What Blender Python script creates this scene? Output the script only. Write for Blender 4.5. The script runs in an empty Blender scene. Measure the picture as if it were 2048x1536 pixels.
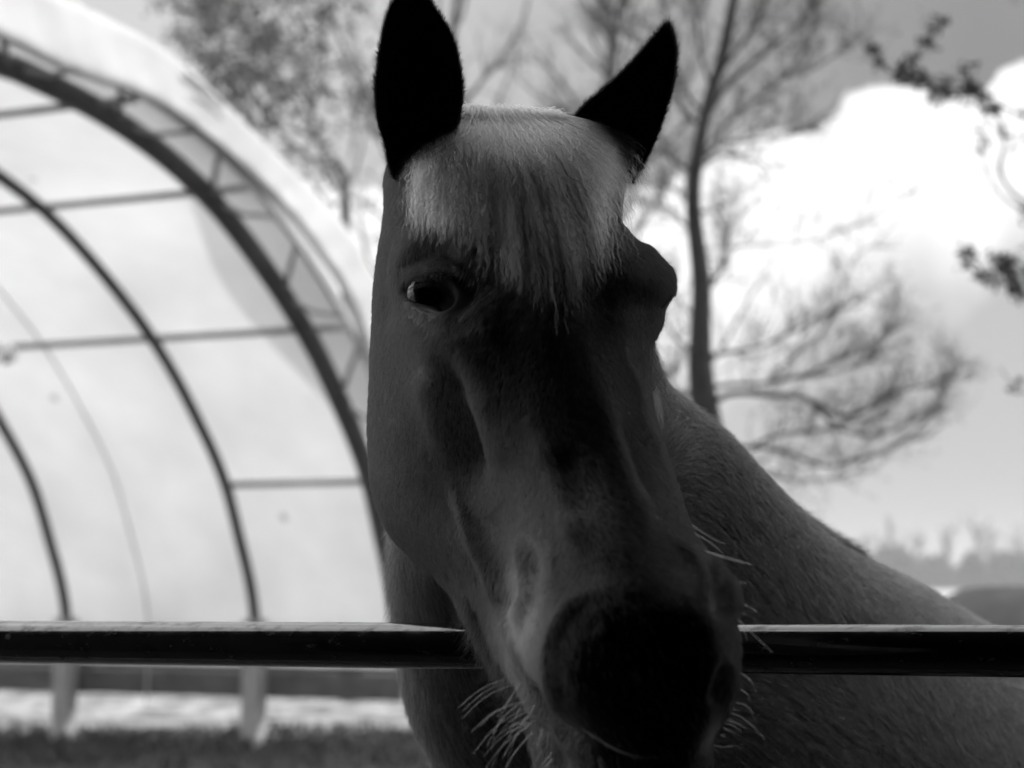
import bpy, math, random
import numpy as np
from math import atan, sin, cos, pi, radians

# ------------------------------------------------------------------ camera
F = 3800.0                       # focal length in pixels of a 2048-wide frame
PITCH = atan(397 / F)
CAMZ = 1.5
scene = bpy.context.scene
cd = bpy.data.cameras.new("camera")
cam = bpy.data.objects.new("camera", cd)
scene.collection.objects.link(cam)
cam.location = (0, 0, CAMZ)
cam.rotation_euler = (pi / 2 + PITCH, 0, 0)
cd.sensor_width = 36
cd.lens = 36 * F / 2048
cd.clip_start = 0.05
cd.clip_end = 5000
cd.dof.use_dof = True
cd.dof.focus_distance = 1.71
cd.dof.aperture_fstop = 5.6
scene.camera = cam
FW = np.array([0, cos(PITCH), sin(PITCH)])
UP = np.array([0, -sin(PITCH), cos(PITCH)])
RT = np.array([1.0, 0, 0])
CP = np.array([0, 0, CAMZ])

def P(px, py, D):
    """point seen at picture position px, py (2048x1536 frame) at depth D"""
    px = np.asarray(px, float); py = np.asarray(py, float); D = np.asarray(D, float)
    d = FW + ((px - 1024) / F)[..., None] * RT + ((768 - py) / F)[..., None] * UP
    return CP + d * D[..., None]

def proj(X):
    v = X - CP
    D = v @ FW
    return 1024 + F * (v @ RT) / D, 768 - F * (v @ UP) / D, D

# ------------------------------------------------------------------ world and sun
SUN_EL, SUN_AZ = radians(26), radians(88)      # azimuth clockwise from +Y
world = bpy.data.worlds.new("World"); scene.world = world; world.use_nodes = True
nt = world.node_tree; nt.nodes.clear()
N = nt.nodes.new; L = nt.links.new
sky = N("ShaderNodeTexSky"); sky.sky_type = 'NISHITA'; sky.sun_disc = False
sky.sun_elevation = SUN_EL; sky.sun_rotation = SUN_AZ
bw = N("ShaderNodeRGBToBW"); L(sky.outputs[0], bw.inputs[0])
def M(op, a, b=None, c=None, clamp=False):
    n = N("ShaderNodeMath"); n.operation = op; n.use_clamp = clamp
    for i, v in enumerate((a, b, c)):
        if v is None: continue
        if isinstance(v, (int, float)): n.inputs[i].default_value = v
        else: L(v, n.inputs[i])
    return n.outputs[0]
tc = N("ShaderNodeTexCoord"); sep = N("ShaderNodeSeparateXYZ"); L(tc.outputs['Generated'], sep.inputs[0])
az = M('ARCTAN2', sep.outputs[0], sep.outputs[1])
el = M('ARCSINE', sep.outputs[2])
def noise(scale, detail, rough=0.5, w=0.0):
    n = N("ShaderNodeTexNoise"); n.noise_dimensions = '4D'; L(tc.outputs['Generated'], n.inputs['Vector'])
    n.inputs['Scale'].default_value = scale; n.inputs['Detail'].default_value = detail
    n.inputs['Roughness'].default_value = rough; n.inputs['W'].default_value = w
    return n.outputs[0]
def azel(px, py):
    d = P(px, py, 1.0) - CP
    return math.atan2(d[0], d[1]), math.asin(d[2] / np.linalg.norm(d))
edge = [(-3000, 250), (0, 330), (600, 345), (700, 350), (1000, 420), (1270, 362), (1420, 312), (1480, 272), (1600, 262), (1650, 222), (1710, 180),
        (1770, 162), (1830, 165), (1890, 198), (1955, 196), (1985, 140), (2020, 100), (2100, 95), (2300, 200), (2700, 60), (6000, 300)]
AZ0, AZ1, EL0, EL1 = -0.9, 1.1, 0.0, 0.5
cv = N("ShaderNodeFloatCurve"); crv = cv.mapping.curves[0]
pts = sorted((((azel(*e)[0] - AZ0) / (AZ1 - AZ0)), (azel(*e)[1] - EL0) / (EL1 - EL0)) for e in edge)
while len(crv.points) < len(pts): crv.points.new(0.5, 0.5)
for q, (a, b) in zip(crv.points, pts): q.location = (a, b); q.handle_type = 'AUTO'
cv.mapping.update()
L(M('DIVIDE', M('SUBTRACT', az, AZ0), AZ1 - AZ0, clamp=True), cv.inputs['Value'])
top = M('MULTIPLY_ADD', cv.outputs[0], EL1 - EL0, EL0)
bil = M('MULTIPLY', M('SUBTRACT', noise(26, 5, 0.55, 3.1), 0.5), 0.05)
dist = M('SUBTRACT', M('ADD', top, bil), el)          # >0 inside the cloud
mask = M('SMOOTH_MIN', M('MULTIPLY', M('MAXIMUM', dist, 0.0), 260.0), 1.0, 0.1)
# brightness inside the cloud: glaring along the sunny top, greyer lower down and to the right
body = M('MULTIPLY', M('MAXIMUM', M('SUBTRACT', dist, 0.06), 0.0), 9.0, clamp=True)
side = M('MULTIPLY_ADD', az, 2.2, 0.30, clamp=True)
shade = M('MULTIPLY', M('MULTIPLY', body, side), M('MULTIPLY_ADD', noise(9, 4, 0.5, 7.7), 1.4, 0.1))
cloudv = M('SUBTRACT', 0.60, M('MULTIPLY', shade, 0.85))
cloudv = M('MAXIMUM', cloudv, 0.27)
# thin veil over the open sky, thicker to the left
veil = M('MULTIPLY_ADD', az, -0.45, 0.16)
veil = M('MINIMUM', M('MAXIMUM', veil, 0.05), 0.24)
veil = M('ADD', veil, M('MULTIPLY', M('SUBTRACT', noise(5, 4, 0.5, 1.3), 0.5), 0.07))
skyv = M('MINIMUM', M('MULTIPLY', bw.outputs[0], 0.060), 0.10)
openv = M('ADD', skyv, veil)
def ramp(v, a, b):
    n = N("ShaderNodeMapRange"); n.interpolation_type = 'SMOOTHSTEP'; L(v, n.inputs[0]); n.inputs[1].default_value = a; n.inputs[2].default_value = b; return n.outputs[0]
# broken brightness added overhead and to both sides beyond the picture, lighting the horse
brk = M('MULTIPLY_ADD', noise(3.5, 4, 0.5, 9.1), 1.2, 0.4)
high = M('MULTIPLY', M('MAXIMUM', M('MULTIPLY', ramp(el, 0.42, 0.75), 0.42), M('MAXIMUM', M('MULTIPLY', ramp(M('MULTIPLY', az, -1), 0.4, 0.75), 0.9), M('MULTIPLY', ramp(az, 0.5, 0.9), 0.55))), brk)
openv = M('ADD', openv, high)
mx = M('ADD', M('MULTIPLY', openv, M('SUBTRACT', 1.0, mask)), M('MULTIPLY', cloudv, mask))
val = M('MULTIPLY', mx, 10.0)
bg = N("ShaderNodeBackground"); bg.inputs[1].default_value = 0.1
cmb = N("ShaderNodeCombineColor")
for i in range(3): L(val, cmb.inputs[i])
L(cmb.outputs[0], bg.inputs[0])
wo = N("ShaderNodeOutputWorld"); L(bg.outputs[0], wo.inputs[0])

sd = bpy.data.lights.new("sun", 'SUN'); sun = bpy.data.objects.new("sun", sd)
scene.collection.objects.link(sun)
sd.energy = 1.75; sd.angle = radians(1.5); sd.color = (1, 1, 1)
sun.rotation_euler = (pi / 2 - SUN_EL, 0, pi - SUN_AZ)
scene.view_settings.view_transform = 'Standard'
scene.view_settings.look = 'None'
scene.view_settings.exposure = 1.0
scene.view_settings.gamma = 1.0
scene.cycles.use_denoising = True
scene.cycles.max_bounces = 8
scene.cycles.transparent_max_bounces = 12
scene.cycles_curves.shape = 'RIBBONS'
scene.cycles_curves.subdivisions = 3

rng = np.random.default_rng(11)
random.seed(5)

# ------------------------------------------------------------------ helpers
def tag(o, label=None, cat=None, group=None, kind=None):
    if label: o['label'] = label
    if cat: o['category'] = cat
    if group: o['group'] = group
    if kind: o['kind'] = kind
    return o

def link(o, parent=None):
    scene.collection.objects.link(o)
    if parent is not None: o.parent = parent
    return o

def empty(name, loc=(0, 0, 0)):
    o = bpy.data.objects.new(name, None); o.location = loc
    o.empty_display_size = 0.1
    return link(o)

def mesh_obj(name, V, Fc, mat, parent=None, smooth=True, loc=None):
    V = np.asarray(V, float)
    if parent is not None: V = V - np.array(parent_world(parent))
    elif loc is not None: V = V - np.array(loc)
    me = bpy.data.meshes.new(name)
    Fc = np.asarray(Fc) if not isinstance(Fc, list) else Fc
    if isinstance(Fc, np.ndarray) and Fc.ndim == 2:
        k = Fc.shape[1]
        me.vertices.add(len(V)); me.vertices.foreach_set('co', V.astype(np.float32).ravel())
        me.loops.add(Fc.size); me.loops.foreach_set('vertex_index', Fc.astype(np.int32).ravel())
        me.polygons.add(len(Fc))
        me.polygons.foreach_set('loop_start', np.arange(0, Fc.size, k, dtype=np.int32))
        me.update(calc_edges=True); me.validate()
    else:
        me.from_pydata([tuple(v) for v in V], [], [tuple(int(i) for i in f) for f in Fc]); me.update()
    me.polygons.foreach_set('use_smooth', [smooth] * len(me.polygons))
    me.materials.append(mat)
    o = bpy.data.objects.new(name, me)
    if loc is not None and parent is None: o.location = loc
    return link(o, parent)

def parent_world(p):
    x = np.zeros(3)
    while p is not None:
        x = x + np.array(p.location); p = p.parent
    return x

class MB:
    def __init__(s): s.V = []; s.F = []
    def add(s, V, Fc):
        o = len(s.V); s.V += [tuple(v) for v in V]; s.F += [tuple(i + o for i in f) for f in Fc]
    def box(s, c, u, v, w):
        """box with centre c and half-axis vectors u, v, w"""
        c, u, v, w = map(np.array, (c, u, v, w))
        q = [c + a * u + b * v + d * w for a in (-1, 1) for b in (-1, 1) for d in (-1, 1)]
        s.add(q, [(0, 1, 3, 2), (4, 6, 7, 5), (0, 4, 5, 1), (2, 3, 7, 6), (0, 2, 6, 4), (1, 5, 7, 3)])
    def tube(s, pts, rad, n=8, cap=True):
        V, Fc = tube_geo(pts, rad, n, cap); s.add(V, Fc)
    def build(s, name, mat, parent=None, smooth=True, loc=None):
        return mesh_obj(name, s.V, s.F, mat, parent, smooth, loc)

def tube_geo(pts, rad, n=8, cap=True):
    pts = np.asarray(pts, float); m = len(pts)
    rad = np.broadcast_to(np.asarray(rad, float), (m,))
    t = np.gradient(pts, axis=0); t /= np.linalg.norm(t, axis=1)[:, None] + 1e-12
    ref = np.array([0, 0, 1.0]) if abs(t[:, 2]).mean() < 0.8 else np.array([0, 1.0, 0])
    a = np.cross(t, ref); a /= np.linalg.norm(a, axis=1)[:, None] + 1e-12
    b = np.cross(a, t)
    th = np.arange(n) * 2 * pi / n
    ring = (np.cos(th)[None, :, None] * a[:, None] + np.sin(th)[None, :, None] * b[:, None]) * rad[:, None, None] + pts[:, None]
    V = ring.reshape(-1, 3); Fc = []
    for i in range(m - 1):
        for j in range(n):
            k = (j + 1) % n
            Fc.append((i * n + j, i * n + k, (i + 1) * n + k, (i + 1) * n + j))
    if cap: Fc += [tuple(range(n))[::-1], tuple((m - 1) * n + j for j in range(n))]
    return V, Fc

def ncs(t, Y, tq):
    """natural cubic spline"""
    t = np.asarray(t, float); Y = np.asarray(Y, float); sh = Y.shape[1:]; Y = Y.reshape(len(t), -1)
    n = len(t); h = np.diff(t); A = np.zeros((n, n)); R = np.zeros_like(Y)
    A[0, 0] = A[-1, -1] = 1
    for i in range(1, n - 1):
        A[i, i - 1] = h[i - 1]; A[i, i] = 2 * (h[i - 1] + h[i]); A[i, i + 1] = h[i]
        R[i] = 6 * ((Y[i + 1] - Y[i]) / h[i] - (Y[i] - Y[i - 1]) / h[i - 1])
    Mm = np.linalg.solve(A, R)
    k = np.clip(np.searchsorted(t, tq, side='right') - 1, 0, n - 2)
    d = (tq - t[k])[:, None]; hk = h[k][:, None]
    b = (Y[k + 1] - Y[k]) / hk - hk * (2 * Mm[k] + Mm[k + 1]) / 6
    out = Y[k] + b * d + Mm[k] / 2 * d ** 2 + (Mm[k + 1] - Mm[k]) / (6 * hk) * d ** 3
    return out.reshape((len(tq),) + sh)

def nprm(name, base=0.5, rough=0.6, spec=0.5, setup=None):
    m = bpy.data.materials.new(name); m.use_nodes = True
    t = m.node_tree; b = t.nodes['Principled BSDF']
    b.inputs['Base Color'].default_value = (base, base, base, 1)
    b.inputs['Roughness'].default_value = rough
    b.inputs['Specular IOR Level'].default_value = spec
    if setup: setup(t, b)
    return m

def mottled(name, lo, hi, scale, rough=0.7, detail=5, bump=0.0, spec=0.3, obj=True, stretch=None, metal=0):
    """grey material whose tone wanders between lo and hi"""
    def st(t, b):
        tc = t.nodes.new("ShaderNodeTexCoord"); n = t.nodes.new("ShaderNodeTexNoise")
        src = tc.outputs['Object']
        if stretch:
            mp = t.nodes.new("ShaderNodeMapping"); t.links.new(src, mp.inputs[0]); mp.inputs['Scale'].default_value = stretch; src = mp.outputs[0]
        t.links.new(src, n.inputs['Vector'])
        n.inputs['Scale'].default_value = scale; n.inputs['Detail'].default_value = detail
        n.inputs['Roughness'].default_value = 0.6
        r = t.nodes.new("ShaderNodeMapRange"); t.links.new(n.outputs[0], r.inputs[0])
        r.inputs[1].default_value = 0.3; r.inputs[2].default_value = 0.7; r.inputs[3].default_value = lo; r.inputs[4].default_value = hi
        c = t.nodes.new("ShaderNodeCombineColor")
        for i in range(3): t.links.new(r.outputs[0], c.inputs[i])
        t.links.new(c.outputs[0], b.inputs['Base Color'])
        b.inputs['Metallic'].default_value = metal
        if bump:
            bp = t.nodes.new("ShaderNodeBump"); bp.inputs['Strength'].default_value = bump; bp.inputs['Distance'].default_value = 0.01
            t.links.new(n.outputs[0], bp.inputs['Height']); t.links.new(bp.outputs[0], b.inputs['Normal'])
    return nprm(name, (lo + hi) / 2, rough, spec, st)

# ------------------------------------------------------------------ ground
def ground_mat():
    m = bpy.data.materials.new("ground"); m.use_nodes = True; t = m.node_tree; b = t.nodes['Principled BSDF']
    n_ = t.nodes.new; l_ = t.links.new
    def mm(op, a, b2=None, clamp=False):
        n = n_("ShaderNodeMath"); n.operation = op; n.use_clamp = clamp
        for i, v in enumerate((a, b2)):
            if v is None: continue
            if isinstance(v, (int, float)): n.inputs[i].default_value = v
            else: l_(v, n.inputs[i])
        return n.outputs[0]
    geo = n_("ShaderNodeNewGeometry"); s = n_("ShaderNodeSeparateXYZ"); l_(geo.outputs['Position'], s.inputs[0])
    def ns(sc, det, w=0.0):
        n = n_("ShaderNodeTexNoise"); l_(geo.outputs['Position'], n.inputs['Vector']); n.inputs['Scale'].default_value = sc
        n.inputs['Detail'].default_value = det; n.inputs['Roughness'].default_value = 0.65; return n.outputs[0]
    edge = mm('ADD', s.outputs[1], mm('MULTIPLY', mm('SUBTRACT', ns(0.9, 6), 0.5), 3.4))
    far = mm('MULTIPLY', mm('SUBTRACT', edge, 18.6), 1.1, clamp=True)       # pale sand beyond dark turf that has a building's shadow in its colour
    tex = mm('MULTIPLY_ADD' if False else 'MULTIPLY', mm('SUBTRACT', mm('ADD', mm('MULTIPLY', ns(4.0, 9), 0.5), mm('MULTIPLY', ns(1.6, 6), 0.5)), 0.44), 9.0, clamp=True)
    shaded_turf = mm('ADD', 0.004, mm('MULTIPLY', mm('MULTIPLY', ns(7, 8), ns(1.3, 4)), 0.09))
    sand = mm('ADD', 0.05, mm('MULTIPLY', tex, 0.38))
    lft = mm('MULTIPLY', mm('SUBTRACT', mm('MULTIPLY', mm('ADD', s.outputs[0], mm('MULTIPLY', ns(0.7, 5), 1.6)), -1.0), 2.2), 0.8, clamp=True)
    nearer = mm('SUBTRACT', 1.0, mm('MULTIPLY', mm('SUBTRACT', s.outputs[1], 7.5), 0.5, clamp=True), clamp=True)
    far = mm('MAXIMUM', far, mm('MULTIPLY', lft, nearer))  # unseen pale patch near left, added to bounce light up at the horse
    v = mm('ADD', mm('MULTIPLY', shaded_turf, mm('SUBTRACT', 1.0, far)), mm('MULTIPLY', sand, far))
    c = n_("ShaderNodeCombineColor")
    for i in range(3): l_(v, c.inputs[i])
    l_(c.outputs[0], b.inputs['Base Color']); b.inputs['Roughness'].default_value = 0.9
    bp = n_("ShaderNodeBump"); bp.inputs['Strength'].default_value = 0.6; bp.inputs['Distance'].default_value = 0.05
    l_(ns(6, 6), bp.inputs['Height']); l_(bp.outputs[0], b.inputs['Normal'])
    return m
gx = np.concatenate([[-3000, -600, -120], np.linspace(-40, 40, 41), [120, 600, 3000]])
gy = np.concatenate([[-3000, -200, -20], np.linspace(-6, 60, 67), [120, 600, 3000]])
GX, GY = np.meshgrid(gx, gy)
GZ = 0.035 * np.sin(GX * 0.9 + 1.3 * np.sin(GY * 0.5)) * np.sin(GY * 0.8) * (np.abs(GX) < 39) * (np.abs(GY - 27) < 32) * (GY > 3)
V = np.stack([GX, GY, GZ], -1).reshape(-1, 3); nx = len(gx)
I = (np.arange(len(gy) - 1)[:, None] * nx + np.arange(nx - 1)[None]).ravel()
g = mesh_obj("ground", V, np.stack([I, I + 1, I + nx + 1, I + nx], -1), ground_mat())
tag(g, kind='structure')
pale = mottled("pale_field", 0.42, 0.62, 0.05)
fx = [(-400, 62), (500, 62), (900, 700), (-900, 700)]
f_ = mesh_obj("field", [(x, y, 0.006) for x, y in fx], [(0, 1, 2, 3)], pale); tag(f_, kind='structure')

gb = MB(); rg = random.Random(31)
for _ in range(9000):
    y = 15.0 + 5.6 * rg.random() ** .8; x = rg.uniform(-.30, .06) * y
    if y > 18.6 and rg.random() < (y - 18.6) / 1.6: continue
    c = np.array([x, y, 0.0]); h = rg.uniform(.03, .12) * (1 + .6 * sin(x * 2.1) * sin(y * 3)); a = rg.uniform(0, 2 * pi); w = rg.uniform(.01, .03)
    gb.add([c + np.array([cos(a), sin(a), 0]) * w, c - np.array([cos(a), sin(a), 0]) * w, c + np.array([rg.gauss(0, .4) * h, rg.gauss(0, .4) * h, h])], [(0, 1, 2)])
tag(gb.build("grass", mottled("dark_grass", .02, .06, 3, rough=.8)), "rough dark grass in the yard before the hoop barn", "grass", kind="stuff")

# ------------------------------------------------------------------ haze
hz = MB(); hz.box((0, 0, 8.25), (3150, 0, 0), (0, 3150, 0), (0, 0, 9.75))
hm = bpy.data.materials.new("haze"); hm.use_nodes = True; hm.node_tree.nodes.clear()
hv = hm.node_tree.nodes.new("ShaderNodeVolumePrincipled"); hv.inputs['Color'].default_value = (.95, .95, .95, 1); hv.inputs['Density'].default_value = 0.0010
ho = hm.node_tree.nodes.new("ShaderNodeOutputMaterial"); hm.node_tree.links.new(hv.outputs[0], ho.inputs['Volume'])
tag(hz.build("haze", hm, smooth=False), kind="stuff")

# ------------------------------------------------------------------ dark stable the photographer stands in, doorway and eaves shaped for its shade
wood = mottled("stable_boards", 0.012, 0.025, 3, rough=0.85, stretch=(1, 1, 6))
stable = empty("stable", (0, -3, 0)); tag(stable, "dark timber stable whose open doorway frames the horse at the gate", "stable")
def stable_part(name, c, h):
    m = MB(); m.box(c, (h[0], 0, 0), (0, h[1], 0), (0, 0, h[2])); return m.build(name, wood, stable, smooth=False)
YF, YB, XE, ZE, ZR, OW = 1.06, -7.0, 9.0, 2.7, 4.2, 1.2      # facade, back, half length, eaves, ridge, half doorway
for sx in (-1, 1):
    stable_part("front_wall", (sx * (OW + XE) / 2, YF, ZE / 2), ((XE - OW) / 2, .07, ZE / 2))
    stable_part("box_partition", (sx * 2.4, (YF - .07 - 4) / 2, 1.3), (.05, (4 + YF - .07) / 2, 1.3))
    gm_ = MB(); x = sx * (XE + .06)
    gm_.add([(x + dx, y, z) for dx in (-.06, .06) for y, z in ((YB, 0), (YF, 0), (YF, ZE), ((YB + YF) / 2, ZR), (YB, ZE))],
            [(0, 1, 2, 3, 4), (9, 8, 7, 6, 5)] + [(k, (k + 1) % 5, 5 + (k + 1) % 5, 5 + k) for k in range(5)]); gm_.build("gable_wall", wood, stable, smooth=False)
stable_part("back_wall", (0, YB - .07, ZE / 2), (XE, .07, ZE / 2))
stable_part("lintel", (0, YF, (2.35 + ZE) / 2), (OW, .066, (ZE - 2.35) / 2))
for y0, y1 in ((YF + .80, (YB + YF) / 2), (YB - .15, (YB + YF) / 2)):
    gm_ = MB(); sl = (ZR - ZE) / ((YF - YB) / 2); z0 = ZE - .80 * sl + .12; z1 = ZR + .12
    gm_.add([(x, y, z + d) for d in (0, .1) for x, y, z in ((-XE - .4, y0, z0), (XE + .4, y0, z0), (XE + .4, y1, z1), (-XE - .4, y1, z1))],
            [(0, 1, 2, 3), (7, 6, 5, 4)] + [(k, (k + 1) % 4, 4 + (k + 1) % 4, 4 + k) for k in range(4)]); gm_.build("roof", wood, stable, smooth=False)
# unseen wing added right of the yard to shade the horse
stable_part("shade_wing", (8.4, 3.1, 2.4), (2.8, 1.8, 2.4))
gm_ = MB(); gm_.add([(x, y, z) for y in (1.25, 5.05) for x, z in ((5.4, 4.72), (11.4, 4.72), (8.4, 5.7))], [(0, 2, 1), (3, 4, 5), (0, 1, 4, 3), (1, 2, 5, 4), (2, 0, 3, 5)]); gm_.build("roof", wood, stable, smooth=False)  # roof of the added shading wing
stable_part("added_floor_mat", (0, -1.6, .03), (2.3, 2.55, .02))  # unseen dark mat added to cut light bouncing off the floor

# ------------------------------------------------------------------ hoop barn
A = P(-8000, 1165, 1.0) - CP; A[2] = 0; A /= np.linalg.norm(A)          # barn axis, receding left
W = np.array([-0.381, -0.925, 0]); W = np.array([A[1], -A[0], 0]); W = W if W[1] < 0 else -W   # across, towards its apex
q = P(510, 1240, 1.0) - CP
FOOT2 = np.array([q[0] / q[1] * 17.6, 17.6, 0])
FRONT = FOOT2 - 1.43 * A
profile = np.array([(0.0, 0.35), (0.0, 1.16), (.10, 1.5), (.29, 1.89), (.56, 2.39), (.99, 2.88), (1.4, 3.27), (1.80, 3.58), (2.36, 3.93), (2.81, 4.17),
                    (3.21, 4.35), (3.6, 4.48), (4.1, 4.60), (4.8, 4.70), (5.5, 4.74)])
def smooth_prof(pr, n=90):
    s = np.concatenate([[0], np.cumsum(np.linalg.norm(np.diff(pr, axis=0), axis=1))])
    sq = np.linspace(0, s[-1], n)
    out = ncs(s, pr, sq)
    mir = out[::-1][1:].copy(); mir[:, 0] = 2 * pr[-1, 0] - mir[:, 0]
    return np.concatenate([out, mir])
PROF = smooth_prof(profile)
def offs(pr, d):
    t = np.gradient(pr, axis=0); t /= np.linalg.norm(t, axis=1)[:, None]
    return pr + np.stack([-t[:, 1], t[:, 0]], -1) * d          # d>0: outward
def at(pr, s):   # profile curve s metres along the barn from rib two
    return FOOT2 + pr[:, :1] * W + np.stack([0 * pr[:, 0], 0 * pr[:, 0], pr[:, 1]], -1) + s * A
def bproj(px, py, s):
    P0 = FOOT2 + s * A; r = P(px, py, 1.0) - CP; t = np.dot(P0 - CP, A) / np.dot(r, A); X = CP + r * t
    return np.dot(X - P0, W), X[2]

def fabric_mat(trans=0.5, name="white_fabric", sc=1.0):
    m = bpy.data.materials.new(name); m.use_nodes = True; t = m.node_tree; t.nodes.clear()
    n_ = t.nodes.new; l_ = t.links.new
    d = n_("ShaderNodeBsdfDiffuse"); tr = n_("ShaderNodeBsdfTranslucent"); mx = n_("ShaderNodeMixShader"); mx.inputs[0].default_value = trans
    tc = n_("ShaderNodeTexCoord"); n = n_("ShaderNodeTexNoise"); l_(tc.outputs['Object'], n.inputs[0]); n.inputs['Scale'].default_value = 0.9; n.inputs['Detail'].default_value = 6
    r = n_("ShaderNodeMapRange"); l_(n.outputs[0], r.inputs[0]); r.inputs[1].default_value = 0.3; r.inputs[2].default_value = 0.7; r.inputs[3].default_value = 0.66 * sc; r.inputs[4].default_value = 0.84 * sc
    bn = n_('ShaderNodeTexNoise'); l_(tc.outputs['Object'], bn.inputs[0]); bn.inputs['Scale'].default_value = 1.3; bn.inputs['Detail'].default_value = 4
    bp = n_('ShaderNodeBump'); bp.inputs['Strength'].default_value = .5; bp.inputs['Distance'].default_value = .12; l_(bn.outputs[0], bp.inputs['Height']); l_(bp.outputs[0], d.inputs['Normal']); l_(bp.outputs[0], tr.inputs['Normal'])
    # a few mouldy specks
    vo = n_("ShaderNodeTexVoronoi"); vo.inputs['Scale'].default_value = 1.1; l_(tc.outputs['Object'], vo.inputs['Vector'])
    sp = n_("ShaderNodeMapRange"); l_(vo.outputs['Distance'], sp.inputs[0]); sp.inputs[1].default_value = 0.03; sp.inputs[2].default_value = 0.06; sp.inputs[3].default_value = 0.55; sp.inputs[4].default_value = 1.0
    ml = n_("ShaderNodeMath"); ml.operation = 'MULTIPLY'; l_(r.outputs[0], ml.inputs[0]); l_(sp.outputs[0], ml.inputs[1])
    c = n_("ShaderNodeCombineColor")
    for i in range(3): l_(ml.outputs[0], c.inputs[i])
    l_(c.outputs[0], d.inputs[0]); l_(c.outputs[0], tr.inputs[0])
    l_(d.outputs[0], mx.inputs[1]); l_(tr.outputs[0], mx.inputs[2])
    o = n_("ShaderNodeOutputMaterial"); l_(mx.outputs[0], o.inputs[0])
    return m
fabric = fabric_mat()
band_fabric = fabric_mat(0.15, "band_fabric", 0.80)
steel = mottled("galvanised_dark", 0.05, 0.10, 4, rough=0.5, metal=0.0)
truss_steel = mottled("truss_grey", 0.05, 0.09, 4, rough=0.6)
brace_steel = mottled("brace_tube", 0.3, 0.4, 4, rough=0.6)
pale_steel = mottled("pale_tube", 0.5, 0.6, 4, rough=0.6)
grey_steel = mottled("purlin_grey", 0.2, 0.32, 4, rough=0.5)
barn = empty("hoop_barn", tuple(FOOT2)); tag(barn, "white fabric hoop barn with curved steel ribs standing open behind the gate", "barn")
S_FRONT, SP = -1.43, 2.09
ss = [S_FRONT, 0, SP, 2 * SP, 3 * SP, 4 * SP]
# skin
skin = offs(PROF, 0.16)
# the fascia band stands in front of the first truss, where the cover's edge projects onto the traced edge
def misfit(s):
    e = [bproj(x, y, s) for x, y in [(255, 175), (390, 250), (465, 310), (530, 368), (590, 430), (650, 510)]]
    return np.mean([np.min(np.hypot(skin[:, 0] - u, skin[:, 1] - z)) for u, z in e])
S_BAND = min(np.linspace(-3.6, -1.5, 60), key=misfit)
print('S_BAND', S_BAND, misfit(S_BAND))
rows = []
sq = np.concatenate([[S_BAND, (S_BAND + S_FRONT) / 2]] + [np.linspace(a, b, 7)[:-1] for a, b in zip(ss[:-1], ss[1:])] + [[ss[-1]]])
sk = skin.copy(); sk = sk[sk[:, 1] > 0.66]
for s in sq:
    k = min(abs(s - x) for x in ss); sag = 0.03 * math.sin(min(k / (SP / 2), 1) * pi / 2)
    rows.append(at(offs(sk, -sag), s))
R = np.array(rows); nr, ncx = R.shape[:2]
def grid_faces(nr, nc, close=False):
    j = np.arange(nc if close else nc - 1); i = np.arange(nr - 1)
    a = i[:, None] * nc + j[None]; b = i[:, None] * nc + (j[None] + 1) % nc
    return np.stack([a, b, b + nc, a + nc], -1).reshape(-1, 4)
mesh_obj("cover", R.reshape(-1, 3), grid_faces(nr, ncx), fabric, barn)
# front band of folded fabric over the first truss
topedge = [(0, -14), (80, -6), (150, 8), (240, 48), (330, 98), (420, 175), (500, 255), (570, 325), (640, 392), (690, 450), (730, 515), (765, 600), (800, 720), (825, 860), (840, 1000), (850, 1240)]
lowedge = [(0, 122), (60, 122), (120, 132), (180, 152), (255, 175), (325, 208), (390, 250), (465, 310), (530, 368), (590, 430), (650, 510), (700, 585), (735, 680), (765, 820), (785, 980), (800, 1240)]
def resample(p, n):
    p = np.asarray(p, float); s = np.concatenate([[0], np.cumsum(np.linalg.norm(np.diff(p, axis=0), axis=1))]); return ncs(s, p, np.linspace(0, s[-1], n))
a_ = resample([bproj(x, y, S_BAND - 0.03) for x, y in topedge], 70); b_ = resample([bproj(x, y, S_BAND - 0.03) for x, y in lowedge], 70)
def extend(c):  # carry over the apex and down to the ground on both sides
    ap = profile[-1, 0]; c = c[c[:, 0] < ap]; left = c.copy(); left[:, 0] = 2 * ap - left[:, 0]
    return np.concatenate([left, [[ap, max(c[:, 1]) + 0.01]], c[np.argsort(-c[:, 0])]]) if False else (c, left)
c1, l1 = extend(a_); c2, l2 = extend(b_)
def close_(c):
    c = c[np.argsort(-c[:, 0])]; return np.concatenate([[[profile[-1, 0], c[0, 1] + .02]], c])
c1, c2 = close_(c1), close_(c2); l1, l2 = c1.copy(), c2.copy()
for q_ in (l1, l2): q_[:, 0] = 2 * profile[-1, 0] - q_[:, 0]
c1 = resample(np.concatenate([l1[::-1], c1]) , 120) if False else np.concatenate([resample(l1, 61)[:0:-1], resample(c1, 60)])
c2 = np.concatenate([resample(l2, 61)[:0:-1], resample(c2, 60)])
def at0(pr, s): return FOOT2 + pr[:, :1] * W + np.stack([0 * pr[:, 0]] * 2 + [pr[:, 1]], -1) + s * A
wob = 0.012 * np.sin(np.arange(120) * 1.9) + 0.008 * np.sin(np.arange(120) * 0.7)
bandrows = []
for k, tt in enumerate(np.linspace(0, 1, 7)):
    pr = c1 * (1 - tt) + c2 * tt; X = at0(pr, S_BAND - 0.03) + (wob * np.sin(tt * pi))[:, None] * A * 2; bandrows.append(X)
bandrows = [at0(c1, S_BAND + 0.25)] + bandrows + [at0(c2, S_BAND + 0.04)]
BR = np.array(bandrows); mesh_obj("front_band", BR.reshape(-1, 3), grid_faces(*BR.shape[:2]), band_fabric, barn)
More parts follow.
